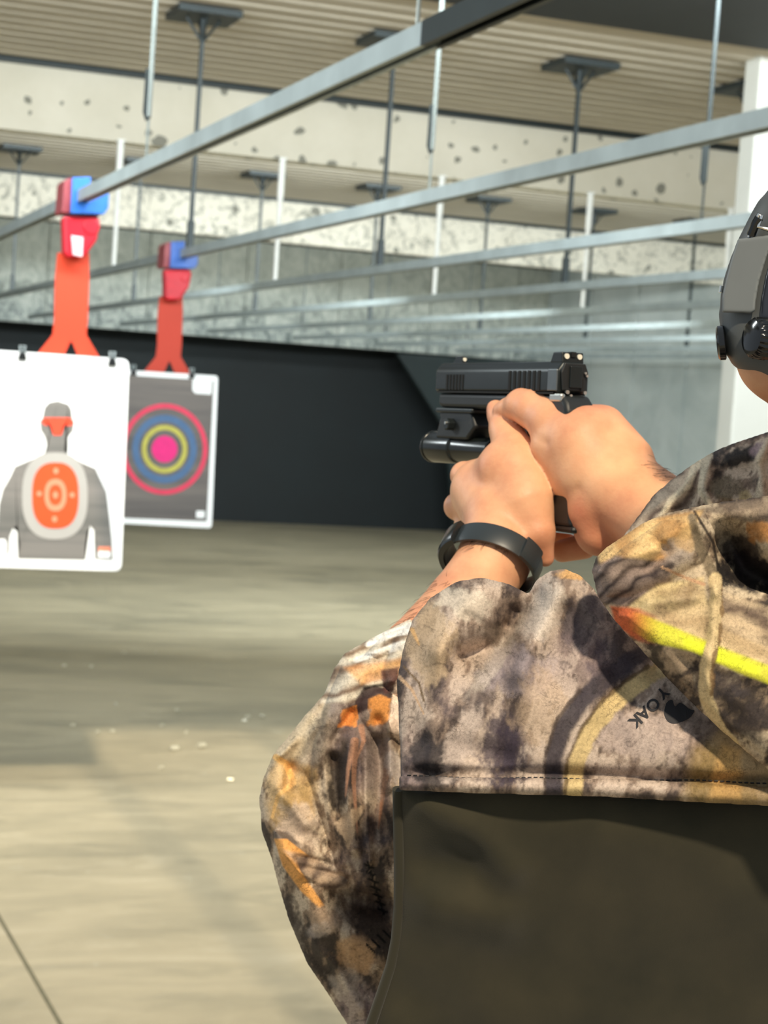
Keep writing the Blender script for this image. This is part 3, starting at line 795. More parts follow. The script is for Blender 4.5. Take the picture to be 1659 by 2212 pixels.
# short hairs on both forearms
bvb = BVHTree.FromPolygons([v.co[:] for v in me.vertices], [p.vertices[:] for p in me.polygons])
mb = MB(); rr_ = random.Random(3)
def hairs(P, n, spread, along):
    for _ in range(n):
        i = rr_.randrange(len(P) - 1); t = rr_.random()
        px = P[i][0] * (1 - t) + P[i + 1][0] * t + rr_.gauss(0, spread); py = P[i][1] * (1 - t) + P[i + 1][1] * t + rr_.gauss(0, spread)
        h = bvb.ray_cast(Vector(C0), Vector(ray(px, py)).normalized())
        if h[0] is None: continue
        a = Vector(R @ np.array([along[0] + rr_.gauss(0, 0.35), along[1] + rr_.gauss(0, 0.35), 0.0])).normalized()
        a = (a - a.dot(h[1]) * h[1]).normalized(); l = rr_.uniform(0.004, 0.009)
        mb.tube([h[0], h[0] + a * l * 0.5 + h[1] * 0.0011, h[0] + a * l + h[1] * 0.0014], [0.00011, 0.00009, 0.00003], 3)
hairs([(1395, 1000), (1440, 1025), (1475, 1040)], 60, 9, (0.8, -0.35)); hairs([(965, 1240), (900, 1320), (830, 1375), (740, 1425)], 110, 10, (-0.6, -0.5))
hairs([(1010, 1180), (1060, 1160), (1110, 1185)], 60, 8, (-0.5, -0.6))
ah = mb.done('arm_hair', flat('fine_brown_hair', (70, 46, 32), 0.6), person); ah['kind'] = 'stuff'
# cropped hair cap
HB = WImp((0.5, 0.80), (0.78, 1.10), (1.6, 1.86), 0.008)
hf = HB.ell((hx, hy - 0.006, hz + 0.026), (0.080, 0.099, 0.114))
hf = np.maximum(hf, (HB.V - (hy + 0.05)) + 0 * HB.U + 0 * HB.W); hf = np.maximum(hf, (hz - 0.015 - HB.W) + 0 * HB.U + 0 * HB.V)
V_, Q_ = nets(hf, HB.o, HB.h)
link('hair', raw_mesh('hair', relax(V_, Q_, 1), Q_), flat('dark_brown_hair', (44, 34, 28), 0.7, var=0.3, scale=120), person)

# ------------------------------------------------------------------ wristband on the supporting wrist
M_band = flat('black_silicone_band', (40, 47, 50), 0.42, var=0.05, scale=40)
def Hw(px, py, w): return Vector(H.world(np.array([[px, py, w]], float))[0])
a0 = Hw(1040, 1262, -80); a1 = Hw(1088, 1160, 0)
ax = (a1 - a0).normalized(); cc = (a0 + a1) / 2
su = Vector(R @ np.array([1, 0.3, 0])); su = (su - su.dot(ax) * ax).normalized(); sv = ax.cross(su)
def ringpt(t, r, s): return cc + ax * s + su * math.cos(t) * r[0] + sv * math.sin(t) * r[1]
def band(name, t0, t1, r, wd, th, mat, parent, n=64, bev=0.0008):
    mb = MB(); rows = []; full = abs(t1 - t0 - 2 * math.pi) < 1e-6
    for i in range(n if full else n + 1):
        t = t0 + (t1 - t0) * i / n
        rr = []
        for (dr, ds) in ((0, -wd), (th * 0.7, -wd), (th, -wd * 0.75), (th, wd * 0.75), (th * 0.7, wd), (0, wd)):
            rr.append(mb.bm.verts.new(ringpt(t, (r[0] + dr, r[1] + dr), ds)))
        rows.append(rr)
    m_ = len(rows)
    for i in range(m_ if full else m_ - 1):
        a, b = rows[i], rows[(i + 1) % m_]
        for k in range(6): mb.bm.faces.new((a[k], a[(k + 1) % 6], b[(k + 1) % 6], b[k]))
    if not full: mb.bm.faces.new(rows[0]); mb.bm.faces.new(rows[-1][::-1])
    return mb.done(name, mat, parent, 0.0, True)
wb = empty('wristband'); tag(wb, 'black silicone fitness band buckled round the left wrist', 'wristband')
band('strap', 0, 2 * math.pi, (0.0318, 0.0275), 0.0078, 0.0022, M_band, wb)
tr = band('tracker_body', math.radians(150), math.radians(232), (0.0325, 0.0285), 0.0092, 0.0052, flat('gloss_black_tracker', (22, 26, 27), 0.25), wb, 20)
band('buckle', math.radians(-42), math.radians(-14), (0.0335, 0.0292), 0.0085, 0.0030, M_band, wb, 10)

# ------------------------------------------------------------------ printed camouflage with some shade, painted per cloth piece in cloth coordinates
def arr(c): return np.array(lin(c))
class Paint:
    def __init__(s, u, v, seed=0.0, light=(206, 190, 172), mid=(150, 132, 116), dark=(58, 52, 50), slant=0.5, stretch=(38, 95)):
        s.u = u; s.v = v
        a = u + slant * v
        n1 = fbm(u / stretch[0] + seed + 0.010 * (v - 1400) * slant, v / stretch[1] + seed * 1.7, 5, 0.6)
        n2 = fbm(u / 14 + seed, v / 20 + 3, 4, 0.6); n3 = fbm(u / 160 + 5 + seed, v / 200 + seed, 3)
        s.c = np.zeros((len(u), 3)); s.c[:] = arr(mid)
        s.mix(arr(light), sstep(0.50, 0.60, n1 + 0.22 * (n2 - 0.5) + 0.2 * (n3 - 0.5)))
        s.mix(arr(dark), sstep(0.49, 0.36, n1 + 0.28 * (n2 - 0.5) + 0.25 * (n3 - 0.5)) * 0.9)
        s.mix(arr((132, 118, 124)), sstep(0.55, 0.75, n3) * 0.5)
        s.mix(arr((64, 54, 48)), sstep(0.36, 0.26, n2) * 0.55)
        s.n2 = n2
    def mix(s, col, w):
        w = np.clip(w, 0, 1)[:, None]; s.c = s.c * (1 - w) + col * w
    def blob(s, P, col, soft=2.0, k=1.0, rough=0.0):
        d = poly_sd(s.u, s.v, P) + rough * (s.n2 - 0.5) * 40
        s.mix(arr(col), k * sstep(-soft, soft, d)); return s
    def smear(s, cx, cy, rx, ry, col, k=0.8, rot=0.0):
        c, q = math.cos(rot), math.sin(rot); x = (s.u - cx) * c + (s.v - cy) * q; y = -(s.u - cx) * q + (s.v - cy) * c
        d = np.sqrt((x / rx) ** 2 + (y / ry) ** 2) + 1.3 * (fbm(s.u / 22, s.v / 30, 4, 0.65) - 0.5)
        s.mix(arr(col), k * sstep(1.15, 0.65, d)); return s
    def line(s, P, w, col, soft=2.0, k=1.0, rough=0.0):
        d = line_dist(s.u, s.v, P) + rough * (s.n2 - 0.5) * 30
        s.mix(arr(col), k * sstep(w + soft, w - soft, d)); return s
    def taper(s, P, w0, w1, col, soft=2.0, k=1.0):
        n = len(P) - 1
        for i, (a, b) in enumerate(zip(P, P[1:])):
            dx, dy = b[0] - a[0], b[1] - a[1]; t = np.clip(((s.u - a[0]) * dx + (s.v - a[1]) * dy) / (dx * dx + dy * dy), 0, 1)
            d = np.hypot(s.u - a[0] - t * dx, s.v - a[1] - t * dy); w = w0 + (w1 - w0) * (i + t) / n
            s.mix(arr(col), k * sstep(w + soft, w - soft, d))
        return s
    def flow(s, P, col0, col1, freq, ang, k=0.8, warp=28):
        """wood-grain lines inside outline P"""
        d = poly_sd(s.u, s.v, P)
        w = fbm(s.u / 70, s.v / 70, 3) * warp * 2
        t = (s.u * math.sin(ang) + s.v * math.cos(ang) + w)
        g = 0.5 + 0.5 * np.sin(t * freq + 5 * fbm(s.u / 90 + 4, s.v / 40, 3)); g = g ** 1.5
        c = arr(col0)[None] * (1 - g[:, None]) + arr(col1)[None] * g[:, None]
        m_ = (k * sstep(-5, 7, d))[:, None]; s.c = s.c * (1 - m_) + c * m_
        return s

def paint_yoke(u, v):
    p = Paint(u, v, 0.3, (196, 178, 162), (146, 128, 114), (72, 62, 60), 0.3, (46, 100))
    p.smear(930, 1390, 55, 90, (196, 172, 140), 0.7); p.smear(1000, 1300, 70, 34, (214, 202, 184), 0.75, 0.4)
    p.smear(1175, 1320, 40, 70, (212, 200, 186), 0.7, 0.5); p.smear(1235, 1240, 34, 14, (226, 178, 116), 0.9)
    p.smear(1085, 1385, 60, 26, (104, 92, 80), 0.6, 0.5); p.smear(1255, 1335, 46, 60, (92, 84, 86), 0.75, 0.3)
    p.smear(1040, 1500, 40, 90, (84, 76, 78), 0.6, 0.35); p.smear(1120, 1450, 90, 60, (168, 156, 160), 0.55)
    p.smear(930, 1630, 60, 50, (50, 46, 48), 0.9); p.smear(1090, 1610, 60, 76, (66, 58, 70), 0.85, 0.1)
    p.smear(1000, 1590, 34, 80, (196, 180, 168), 0.75, 0.45); p.smear(1060, 1440, 20, 90, (198, 186, 172), 0.5, 0.6)
    p.smear(1170, 1540, 60, 90, (182, 158, 132), 0.6, 0.2); p.smear(1400, 1590, 110, 56, (190, 172, 162), 0.7)
    p.line([(1190, 1740), (1196, 1640), (1215, 1575), (1260, 1510), (1310, 1465), (1365, 1425), (1400, 1405)], 20, (66, 60, 66), 7, 0.95, 0.3)
    p.line([(1232, 1740), (1240, 1660), (1268, 1590), (1312, 1530), (1362, 1490), (1410, 1455), (1440, 1440)], 19, (208, 184, 132), 4, 0.95, 0.4)
    p.line([(1217, 1740), (1226, 1640), (1255, 1575), (1300, 1515), (1350, 1472), (1400, 1440)], 4, (84, 66, 46), 3, 0.8, 0.3)
    p.line([(1180, 1740), (1176, 1640), (1205, 1550), (1255, 1488)], 3, (70, 58, 52), 3, 0.8, 0.3)
    p.blob([(1470, 1700), (1500, 1620), (1560, 1560), (1640, 1590), (1700, 1720), (1600, 1740)], (146, 122, 74), 16, 0.75)
    p.blob([(1530, 1700), (1560, 1610), (1600, 1620), (1600, 1700)], (196, 156, 96), 10, 0.7)
    p.blob([(1440, 1500), (1500, 1540), (1560, 1570), (1520, 1620), (1500, 1590)], (52, 44, 44), 12, 0.6)  # dark blob paints the shade under the hood edge
    p.taper([(862, 1462), (890, 1490), (915, 1542)], 4, 1.5, (206, 172, 138), 1.5); p.taper([(872, 1440), (905, 1475), (916, 1515)], 2, 2, (112, 92, 66), 1.5)
    p.taper([(890, 1360), (905, 1392)], 5, 2, (222, 178, 122), 2)
    return p.c
def paint_sleeve(u, v):
    p = Paint(u, v, 2.1, (200, 182, 158), (140, 120, 100), (54, 48, 44), -0.2, (34, 80))
    p.flow([(700, 1430), (860, 1330), (900, 1330), (880, 1500), (760, 1520), (690, 1520)], (236, 226, 204), (120, 96, 74), 0.16, 0.5, 0.8)
    for a, b in (((795, 1392), (885, 1352)), ((770, 1425), (872, 1392)), ((812, 1372), (880, 1362))):
        p.taper([a, b], 6, 9, (246, 242, 232), 3)
    p.flow([(740, 1440), (870, 1420), (870, 1460), (780, 1480)], (232, 180, 120), (196, 140, 92), 0.12, 0.3, 0.8)
    p.smear(630, 1580, 60, 110, (206, 190, 160), 0.75, 0.5)
    p.blob([(568, 1690), (600, 1640), (680, 1660), (680, 1760), (640, 1800), (590, 1790)], (216, 178, 116), 12, 0.6, 0.6)
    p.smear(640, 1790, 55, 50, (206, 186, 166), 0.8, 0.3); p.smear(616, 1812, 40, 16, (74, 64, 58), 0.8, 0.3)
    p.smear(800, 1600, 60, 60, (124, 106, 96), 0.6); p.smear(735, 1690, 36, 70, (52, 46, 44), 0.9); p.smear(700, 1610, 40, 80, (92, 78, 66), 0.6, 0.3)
    p.blob([(786, 1485), (810, 1480), (842, 1490), (850, 1500), (838, 1512), (815, 1512), (800, 1530), (768, 1545), (766, 1515)], (62, 46, 46), 3, 0.95)
    p.blob([(822, 1448), (862, 1440), (860, 1490), (830, 1500)], (92, 62, 58), 3, 0.9)
    p.blob([(800, 1512), (822, 1496), (846, 1510), (838, 1560), (790, 1570), (800, 1545)], (224, 152, 80), 3, 0.95, 0.45)
    p.blob([(738, 1552), (742, 1530), (768, 1525), (772, 1545), (766, 1566), (740, 1570), (728, 1572)], (226, 146, 74), 2.5, 0.95, 0.4)
    p.blob([(856, 1470), (848, 1500), (840, 1560), (850, 1590), (864, 1606), (866, 1560)], (236, 212, 190), 1.5, 1.0)
    for q in ([(764, 1600), (752, 1660), (746, 1720)], [(768, 1600), (764, 1690), (772, 1800)], [(780, 1570), (786, 1600), (770, 1640)], [(836, 1660), (826, 1720), (818, 1790)]):
        p.taper(q, 7, 1.5, (176, 132, 106), 2, 0.9)
    p.smear(820, 1660, 36, 60, (160, 144, 134), 0.6); p.smear(850, 1650, 24, 40, (186, 176, 170), 0.7)
    p.blob([(722, 1780), (760, 1745), (790, 1740), (770, 1790), (752, 1830)], (170, 148, 122), 3, 0.9, 0.5)
    p.taper([(596, 1636), (618, 1650), (634, 1690)], 7, 7, (230, 184, 116), 2); p.taper([(634, 1690), (600, 1720), (588, 1765)], 6, 3, (230, 186, 122), 2)
    p.blob([(592, 1812), (620, 1812), (668, 1850), (640, 1852), (648, 1880), (700, 1955), (690, 1962), (650, 1925), (610, 1870)], (226, 164, 92), 2.5, 1.0)
    p.flow([(610, 1835), (680, 1850), (720, 1880), (762, 1890), (756, 1920), (690, 1920), (640, 1870)], (198, 172, 146), (96, 78, 70), 0.16, 0.4, 0.8)
    p.smear(700, 1990, 44, 30, (186, 160, 134), 0.8, 0.5); p.smear(690, 2010, 30, 20, (216, 200, 186), 0.4)
    p.smear(770, 2060, 50, 40, (184, 148, 110), 0.85, 0.5); p.smear(800, 1960, 60, 60, (74, 62, 58), 0.7)  # dark smear mixes print with the sleeve's painted shade
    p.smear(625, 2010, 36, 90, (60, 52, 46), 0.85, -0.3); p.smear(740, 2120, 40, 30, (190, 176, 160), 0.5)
    for i in range(7):
        x = 796 + 5 * i; y = 1870 + 16 * i
        p.line([(x - 9, y - 3), (x + 10, y + 5)], 2.2, (14, 14, 14), 1.2); p.line([(x - 2, y - 8), (x + 3, y + 9)], 2.0, (14, 14, 14), 1.2)
    for i in range(4):
        x = 800 + 12 * i; y = 2048 - 10 * i
        p.line([(x - 8, y - 8), (x + 8, y + 8)], 2.4, (14, 14, 14), 1.2)
    return p.c
def paint_hood(u, v):
    p = Paint(u, v, 4.7, (196, 178, 150), (132, 114, 94), (50, 44, 42), 0.6, (60, 60))
    p.flow([(1290, 1190), (1400, 1120), (1520, 1100), (1480, 1180), (1400, 1240), (1300, 1260)], (232, 196, 136), (190, 146, 92), 0.09, 0.9, 0.95)
    p.flow([(1270, 1230), (1330, 1200), (1420, 1210), (1480, 1190), (1440, 1260), (1350, 1310), (1290, 1300)], (150, 132, 122), (64, 54, 54), 0.17, 0.7, 0.95)
    p.flow([(1345, 1320), (1420, 1262), (1520, 1245), (1530, 1310), (1440, 1350), (1380, 1345)], (226, 204, 150), (168, 144, 108), 0.06, 0.8, 0.8)
    p.flow([(1400, 1340), (1520, 1300), (1700, 1380), (1700, 1470), (1560, 1420), (1450, 1390)], (226, 200, 156), (196, 168, 128), 0.05, -0.5, 0.9)
    p.flow([(1520, 1260), (1600, 1290), (1780, 1350), (1780, 1450), (1560, 1360)], (200, 178, 146), (112, 94, 80), 0.08, -0.6, 0.75)
    p.flow([(1500, 1100), (1780, 1050), (1780, 1160), (1620, 1130)], (150, 132, 112), (78, 66, 58), 0.12, 0.2, 0.7)
    p.smear(1465, 1190, 30, 30, (176, 160, 146), 0.8, 0.4); p.smear(1480, 1170, 26, 20, (196, 160, 110), 0.7, 0.4)
    p.smear(1615, 1240, 70, 46, (22, 20, 24), 0.97, 0.2); p.smear(1600, 1190, 60, 34, (44, 36, 36), 0.85, 0.3)  # near-black smears paint the shade of the hood opening into the cloth
    p.smear(1645, 1150, 34, 24, (186, 132, 76), 0.8, 0.4)
    p.smear(1440, 1420, 50, 40, (58, 52, 44), 0.9, 0.7); p.smear(1560, 1480, 60, 40, (66, 60, 62), 0.7)
    p.smear(1465, 1420, 36, 40, (190, 168, 142), 0.7, 0.4); p.smear(1620, 1560, 60, 44, (64, 56, 54), 0.8)
    p.blob([(1340, 1322), (1375, 1322), (1450, 1352), (1560, 1398), (1700, 1452), (1700, 1492), (1600, 1456), (1500, 1410), (1400, 1385), (1350, 1352)], (206, 204, 66), 4, 1.0)
    p.blob([(1470, 1372), (1560, 1405), (1640, 1440), (1640, 1460), (1560, 1432), (1480, 1398)], (222, 232, 50), 6, 0.9)
    g = sstep(1440, 1350, u) * sstep(-6, 4, poly_sd(u, v, [(1320, 1310), (1380, 1315), (1460, 1352), (1460, 1400), (1380, 1385), (1330, 1350)]))
    p.mix(arr((206, 104, 62)), g)
    p.taper([(1495, 1118), (1510, 1180), (1535, 1230), (1548, 1275)], 9, 12, (126, 112, 90), 3, 0.9)
    p.line([(1545, 1250), (1548, 1320), (1540, 1390), (1524, 1440), (1524, 1500), (1545, 1560), (1590, 1620), (1640, 1680)], 14, (214, 190, 144), 3, 1.0, 0.25)
    p.line([(1560, 1265), (1560, 1325), (1552, 1395), (1537, 1445), (1538, 1500)], 3, (120, 92, 60), 2, 0.8, 0.5)
    p.taper([(1430, 1225), (1480, 1248), (1520, 1262)], 2.5, 4, (190, 152, 118), 1.5)
    p.line([(1500, 1105), (1540, 1170), (1552, 1230)], 3, (34, 28, 26), 2, 0.9)
    return p.c
def paint_rsleeve(u, v):
    p = Paint(u, v, 6.2, (196, 178, 156), (130, 112, 96), (48, 42, 40), 0.8, (40, 60))
    p.flow([(1360, 1150), (1420, 1060), (1520, 985), (1545, 1010), (1480, 1100), (1400, 1140)], (206, 184, 158), (104, 86, 74), 0.13, 0.8, 0.9)
    p.taper([(1425, 1122), (1450, 1080), (1485, 1050), (1500, 1010), (1530, 985)], 6, 9, (226, 208, 176), 3)
    p.taper([(1528, 985), (1522, 1020), (1515, 1060), (1540, 1100)], 10, 8, (196, 182, 156), 3)
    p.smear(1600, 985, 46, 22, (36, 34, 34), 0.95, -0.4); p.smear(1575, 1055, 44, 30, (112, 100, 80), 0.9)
    p.smear(1640, 970, 22, 14, (150, 130, 132), 0.8, -0.4)
    p.taper([(1668, 940), (1640, 990), (1648, 1030), (1635, 1080)], 8, 7, (204, 188, 162), 3)
    p.smear(1610, 1080, 18, 22, (184, 164, 120), 0.7)
    return p.c
def paint_hem(u, v):
    c = paint_yoke(u, v - 26.0)
    return c

def m_camo():
    k = NT('printed_camouflage_cloth')
    a = k.n('ShaderNodeAttribute', attribute_name='print').outputs[0]
    uv = k.n('ShaderNodeAttribute', attribute_name='cloth').outputs[1]
    fine = k.noise(uv, 150, 6, 0.75, 0.4); med = k.noise(uv, 38, 7, 0.75, 1.2)
    g = k.ramp(fine, [(0.30, 0.55), (0.5, 0.95), (0.7, 1.25)])
    g2 = k.ramp(med, [(0.34, 0.42), (0.44, 0.92), (0.6, 1.08)])
    c = k.mix(0.8, a, g, 'MULTIPLY'); c = k.mix(0.75, c, g2, 'MULTIPLY')
    wv = k.mix(0.05, uv, k.n('ShaderNodeTexNoise', i_Vector=uv, i_Scale=22.0, i_Detail=4.0).outputs[1], 'ADD')
    ed = k.n('ShaderNodeTexVoronoi', i_Vector=wv, i_Scale=95.0, feature='DISTANCE_TO_EDGE').outputs[0]
    msk = k.ramp(k.noise(uv, 11, 4), [(0.54, 0.0), (0.66, 0.45)])
    crack = k.n('ShaderNodeMath', operation='MULTIPLY', i_0=k.ramp(ed, [(0.02, 1.0), (0.07, 0.0)]), i_1=msk).outputs[0]
    c = k.mix(crack, c, (46, 38, 36))
    weave = k.noise(uv, 700, 2, 0.5)
    k.bump(weave, 0.15, 0.0005)
    return k.set(Base_Color=c, Roughness=0.75, Specular_IOR_Level=0.25)
M_camo = m_camo()
def m_olive():
    k = NT('olive_fleece'); uv = k.n('ShaderNodeAttribute', attribute_name='cloth').outputs[1]
    a = k.noise(uv, 5, 4, 0.5); b = k.noise(uv, 260, 3, 0.6)
    c = k.ramp(a, [(0.3, (44, 43, 33)), (0.7, (60, 56, 42))])
    k.bump(b, 0.2, 0.0006)
    k.b.inputs['Sheen Weight'].default_value = 0.15
    return k.set(Base_Color=c, Roughness=0.9, Specular_IOR_Level=0.15)
M_olive = m_olive()

# ---- jacket: yoke (the jacket's own mesh) and its panels
def plane(a, b, c, u0, v0): return lambda U, V: a + b * (U - u0) + c * (V - v0) + 0 * U * V
DJ = 0.92
yoke = [(866, 1686), (864, 1600), (858, 1470), (872, 1400), (892, 1338), (930, 1292), (985, 1257), (1040, 1248), (1100, 1262), (1142, 1283), (1160, 1252), (1190, 1233), (1222, 1230),
        (1252, 1243), (1282, 1272), (1320, 1330), (1420, 1440), (1480, 1400), (1800, 1400), (1800, 1728), (1659, 1712), (1300, 1693), (1000, 1688)]
jy = cloth('jacket', DJ, [(yoke, plane(60, -0.10, -0.42, 1200, 1500), 75, 110)], 4.0,
           folds=[([(1140, 1292), (1120, 1335), (1075, 1395), (1000, 1420)], 30, -56), ([(1215, 1240), (1185, 1320), (1120, 1440)], 38, 34), ([(1040, 1262), (985, 1330), (950, 1400)], 40, 28),
                  ([(1090, 1330), (1100, 1400), (1085, 1500), (1060, 1620)], 30, -18), ([(1230, 1300), (1270, 1400), (1290, 1520)], 40, 16), ([(960, 1420), (940, 1550), (950, 1680)], 34, 14),
                  ([(850, 1672), (1200, 1676), (1800, 1700)], 16, -26), ([(1090, 1480), (1230, 1540)], 60, 16), ([(900, 1600), (1100, 1640)], 34, -14), ([(1230, 1330), (1290, 1400)], 30, -22), ([(1380, 1560), (1440, 1620)], 50, 12), ([(1010, 1330), (1060, 1360), (1090, 1350)], 12, -8), ([(1400, 1480), (1480, 1600), (1540, 1700)], 40, 8), ([(1300, 1400), (1380, 1520)], 30, -6)],
           canvas=paint_yoke, mat=M_camo, parent=person, gain=1.9, wr=(-190, 340))
hem = [(862, 1676), (1000, 1680), (1300, 1683), (1500, 1690), (1640, 1700), (1800, 1706), (1800, 1750), (1659, 1740), (1500, 1732), (1300, 1720), (1000, 1712), (862, 1706)]
cloth('hem_band', DJ, [(hem, plane(-80, -0.06, -0.1, 1200, 1700), 32, 19)], 3.0, canvas=paint_hem, mat=M_camo, parent=jy, wr=(-210, 60), pad=12)
pan = [(858, 1696), (1300, 1708), (1800, 1738), (1800, 2290), (780, 2290), (812, 2200), (846, 2080), (862, 1990), (864, 1850)]
cloth('back_panel', DJ, [(pan, lambda U, V: 0.48 * (V - 1700) + 0.0002 * np.maximum(U - 1250, 0) ** 2, 55, 110)], 6.0,
      folds=[([(930, 1740), (1010, 1790), (1100, 1880)], 40, 12), ([(930, 1860), (1010, 1860)], 46, -12), ([(940, 1960), (1080, 1990)], 50, 14), ([(900, 2150), (1000, 2230)], 60, -10),
             ([(1300, 1800), (1500, 1850), (1700, 2000)], 90, 10), ([(1100, 2100), (1500, 2120)], 120, -8)],
      canvas=None, mat=M_olive, parent=jy, gain=2.4, wr=(-150, 520))
pts = [(860, 1704, -10), (861, 1780, 26), (863, 1880, 74), (862, 1960, 113), (856, 2030, 146), (845, 2085, 173), (825, 2145, 202), (806, 2200, 228), (785, 2262, 258), (770, 2300, 276)]
def Jw(p): return Imp.world(type('o', (), {'D0': DJ})(), np.array([p], float))[0]
MB().tube([Jw(p) for p in pts], 12.5 * DJ / F, 14).done('piping', M_olive, jy, smooth=True)

DS = 1.16
outer = [(886, 1338), (845, 1358), (792, 1385), (745, 1412), (722, 1445), (701, 1500), (662, 1543), (626, 1588), (592, 1628), (570, 1680), (561, 1725), (567, 1798), (588, 1855), (602, 1910),
         (624, 1985), (664, 2080), (710, 2148), (752, 2214), (775, 2290), (960, 2290), (960, 1400)]
inner = [(738, 1440), (716, 1490), (700, 1530), (672, 1610), (664, 1680), (676, 1740), (700, 1800), (720, 1880), (770, 1925), (960, 1960), (960, 1500), (870, 1420), (800, 1410)]
roll1 = [(766, 1520), (778, 1490), (800, 1478), (835, 1482), (860, 1500), (960, 1520), (960, 1620), (800, 1590), (770, 1560)]
roll2 = [(822, 1452), (850, 1380), (886, 1345), (960, 1360), (960, 1510), (850, 1512), (826, 1492)]
roll3 = [(790, 1412), (830, 1372), (900, 1345), (960, 1400), (900, 1450), (820, 1440)]
roll4 = [(590, 1790), (640, 1810), (720, 1830), (762, 1880), (760, 1925), (700, 1930), (640, 1900), (600, 1850)]
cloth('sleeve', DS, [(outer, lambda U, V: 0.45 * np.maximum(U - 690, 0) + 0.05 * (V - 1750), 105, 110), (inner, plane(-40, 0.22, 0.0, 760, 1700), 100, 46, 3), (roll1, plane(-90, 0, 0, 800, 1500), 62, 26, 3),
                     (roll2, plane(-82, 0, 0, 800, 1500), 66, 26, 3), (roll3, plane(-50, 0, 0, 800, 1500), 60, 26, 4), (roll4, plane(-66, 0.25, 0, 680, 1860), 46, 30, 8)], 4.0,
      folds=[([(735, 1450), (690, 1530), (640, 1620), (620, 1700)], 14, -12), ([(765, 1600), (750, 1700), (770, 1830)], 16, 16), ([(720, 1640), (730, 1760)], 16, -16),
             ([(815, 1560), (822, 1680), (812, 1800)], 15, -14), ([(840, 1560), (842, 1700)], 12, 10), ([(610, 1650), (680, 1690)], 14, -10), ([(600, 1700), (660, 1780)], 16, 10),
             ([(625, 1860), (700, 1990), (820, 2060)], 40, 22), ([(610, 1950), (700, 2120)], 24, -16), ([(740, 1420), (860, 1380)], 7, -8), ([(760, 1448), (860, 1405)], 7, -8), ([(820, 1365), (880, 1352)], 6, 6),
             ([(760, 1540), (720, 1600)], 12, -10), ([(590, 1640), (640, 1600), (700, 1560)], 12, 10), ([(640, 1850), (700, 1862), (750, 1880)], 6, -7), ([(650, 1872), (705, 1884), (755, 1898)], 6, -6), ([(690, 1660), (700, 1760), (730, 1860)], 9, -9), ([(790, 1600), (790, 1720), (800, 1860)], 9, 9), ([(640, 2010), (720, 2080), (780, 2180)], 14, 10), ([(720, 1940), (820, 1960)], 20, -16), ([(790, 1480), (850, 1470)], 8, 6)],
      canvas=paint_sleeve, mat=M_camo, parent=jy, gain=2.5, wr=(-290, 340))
DHD = 0.895
hood = [(1279, 1232), (1288, 1205), (1312, 1182), (1345, 1160), (1385, 1133), (1430, 1112), (1500, 1096), (1560, 1085), (1659, 1072), (1800, 1052), (1800, 1760), (1659, 1662), (1600, 1612),
        (1552, 1572), (1500, 1522), (1440, 1462), (1385, 1402), (1330, 1342), (1292, 1288)]
lap = [(1335, 1330), (1380, 1290), (1450, 1262), (1540, 1245), (1680, 1290), (1800, 1330), (1800, 1740), (1659, 1640), (1560, 1560), (1470, 1470), (1400, 1395)]
lap2 = [(1290, 1235), (1350, 1180), (1430, 1125), (1520, 1102), (1545, 1150), (1520, 1215), (1440, 1262), (1370, 1290), (1310, 1290)]
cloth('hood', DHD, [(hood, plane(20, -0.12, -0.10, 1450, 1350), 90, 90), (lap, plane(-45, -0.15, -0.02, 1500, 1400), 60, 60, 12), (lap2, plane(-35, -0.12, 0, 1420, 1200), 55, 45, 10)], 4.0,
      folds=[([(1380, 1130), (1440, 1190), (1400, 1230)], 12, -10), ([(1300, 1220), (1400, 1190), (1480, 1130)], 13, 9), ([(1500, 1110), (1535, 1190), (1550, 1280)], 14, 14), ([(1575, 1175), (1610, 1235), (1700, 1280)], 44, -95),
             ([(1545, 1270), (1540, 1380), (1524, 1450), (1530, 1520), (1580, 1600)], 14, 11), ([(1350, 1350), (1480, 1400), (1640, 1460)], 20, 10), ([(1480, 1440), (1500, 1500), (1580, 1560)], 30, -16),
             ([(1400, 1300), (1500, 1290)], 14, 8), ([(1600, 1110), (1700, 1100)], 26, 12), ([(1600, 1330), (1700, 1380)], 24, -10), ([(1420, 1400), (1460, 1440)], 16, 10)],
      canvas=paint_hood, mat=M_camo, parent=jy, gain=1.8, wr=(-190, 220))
DR = 1.10
rsl = [(1330, 1190), (1352, 1152), (1385, 1108), (1412, 1070), (1450, 1038), (1490, 1008), (1525, 986), (1560, 968), (1600, 953), (1659, 934), (1800, 895), (1800, 1160), (1500, 1190), (1400, 1230), (1335, 1225)]
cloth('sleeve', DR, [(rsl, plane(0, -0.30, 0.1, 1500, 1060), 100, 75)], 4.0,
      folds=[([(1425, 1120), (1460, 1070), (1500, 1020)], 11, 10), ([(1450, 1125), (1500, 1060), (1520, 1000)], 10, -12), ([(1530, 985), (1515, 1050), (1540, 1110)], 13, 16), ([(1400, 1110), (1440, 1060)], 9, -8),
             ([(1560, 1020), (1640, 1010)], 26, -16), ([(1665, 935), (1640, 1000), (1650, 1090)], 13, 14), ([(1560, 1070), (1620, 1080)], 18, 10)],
      canvas=paint_rsleeve, mat=M_camo, parent=jy, gain=1.5, wr=(-280, 260))

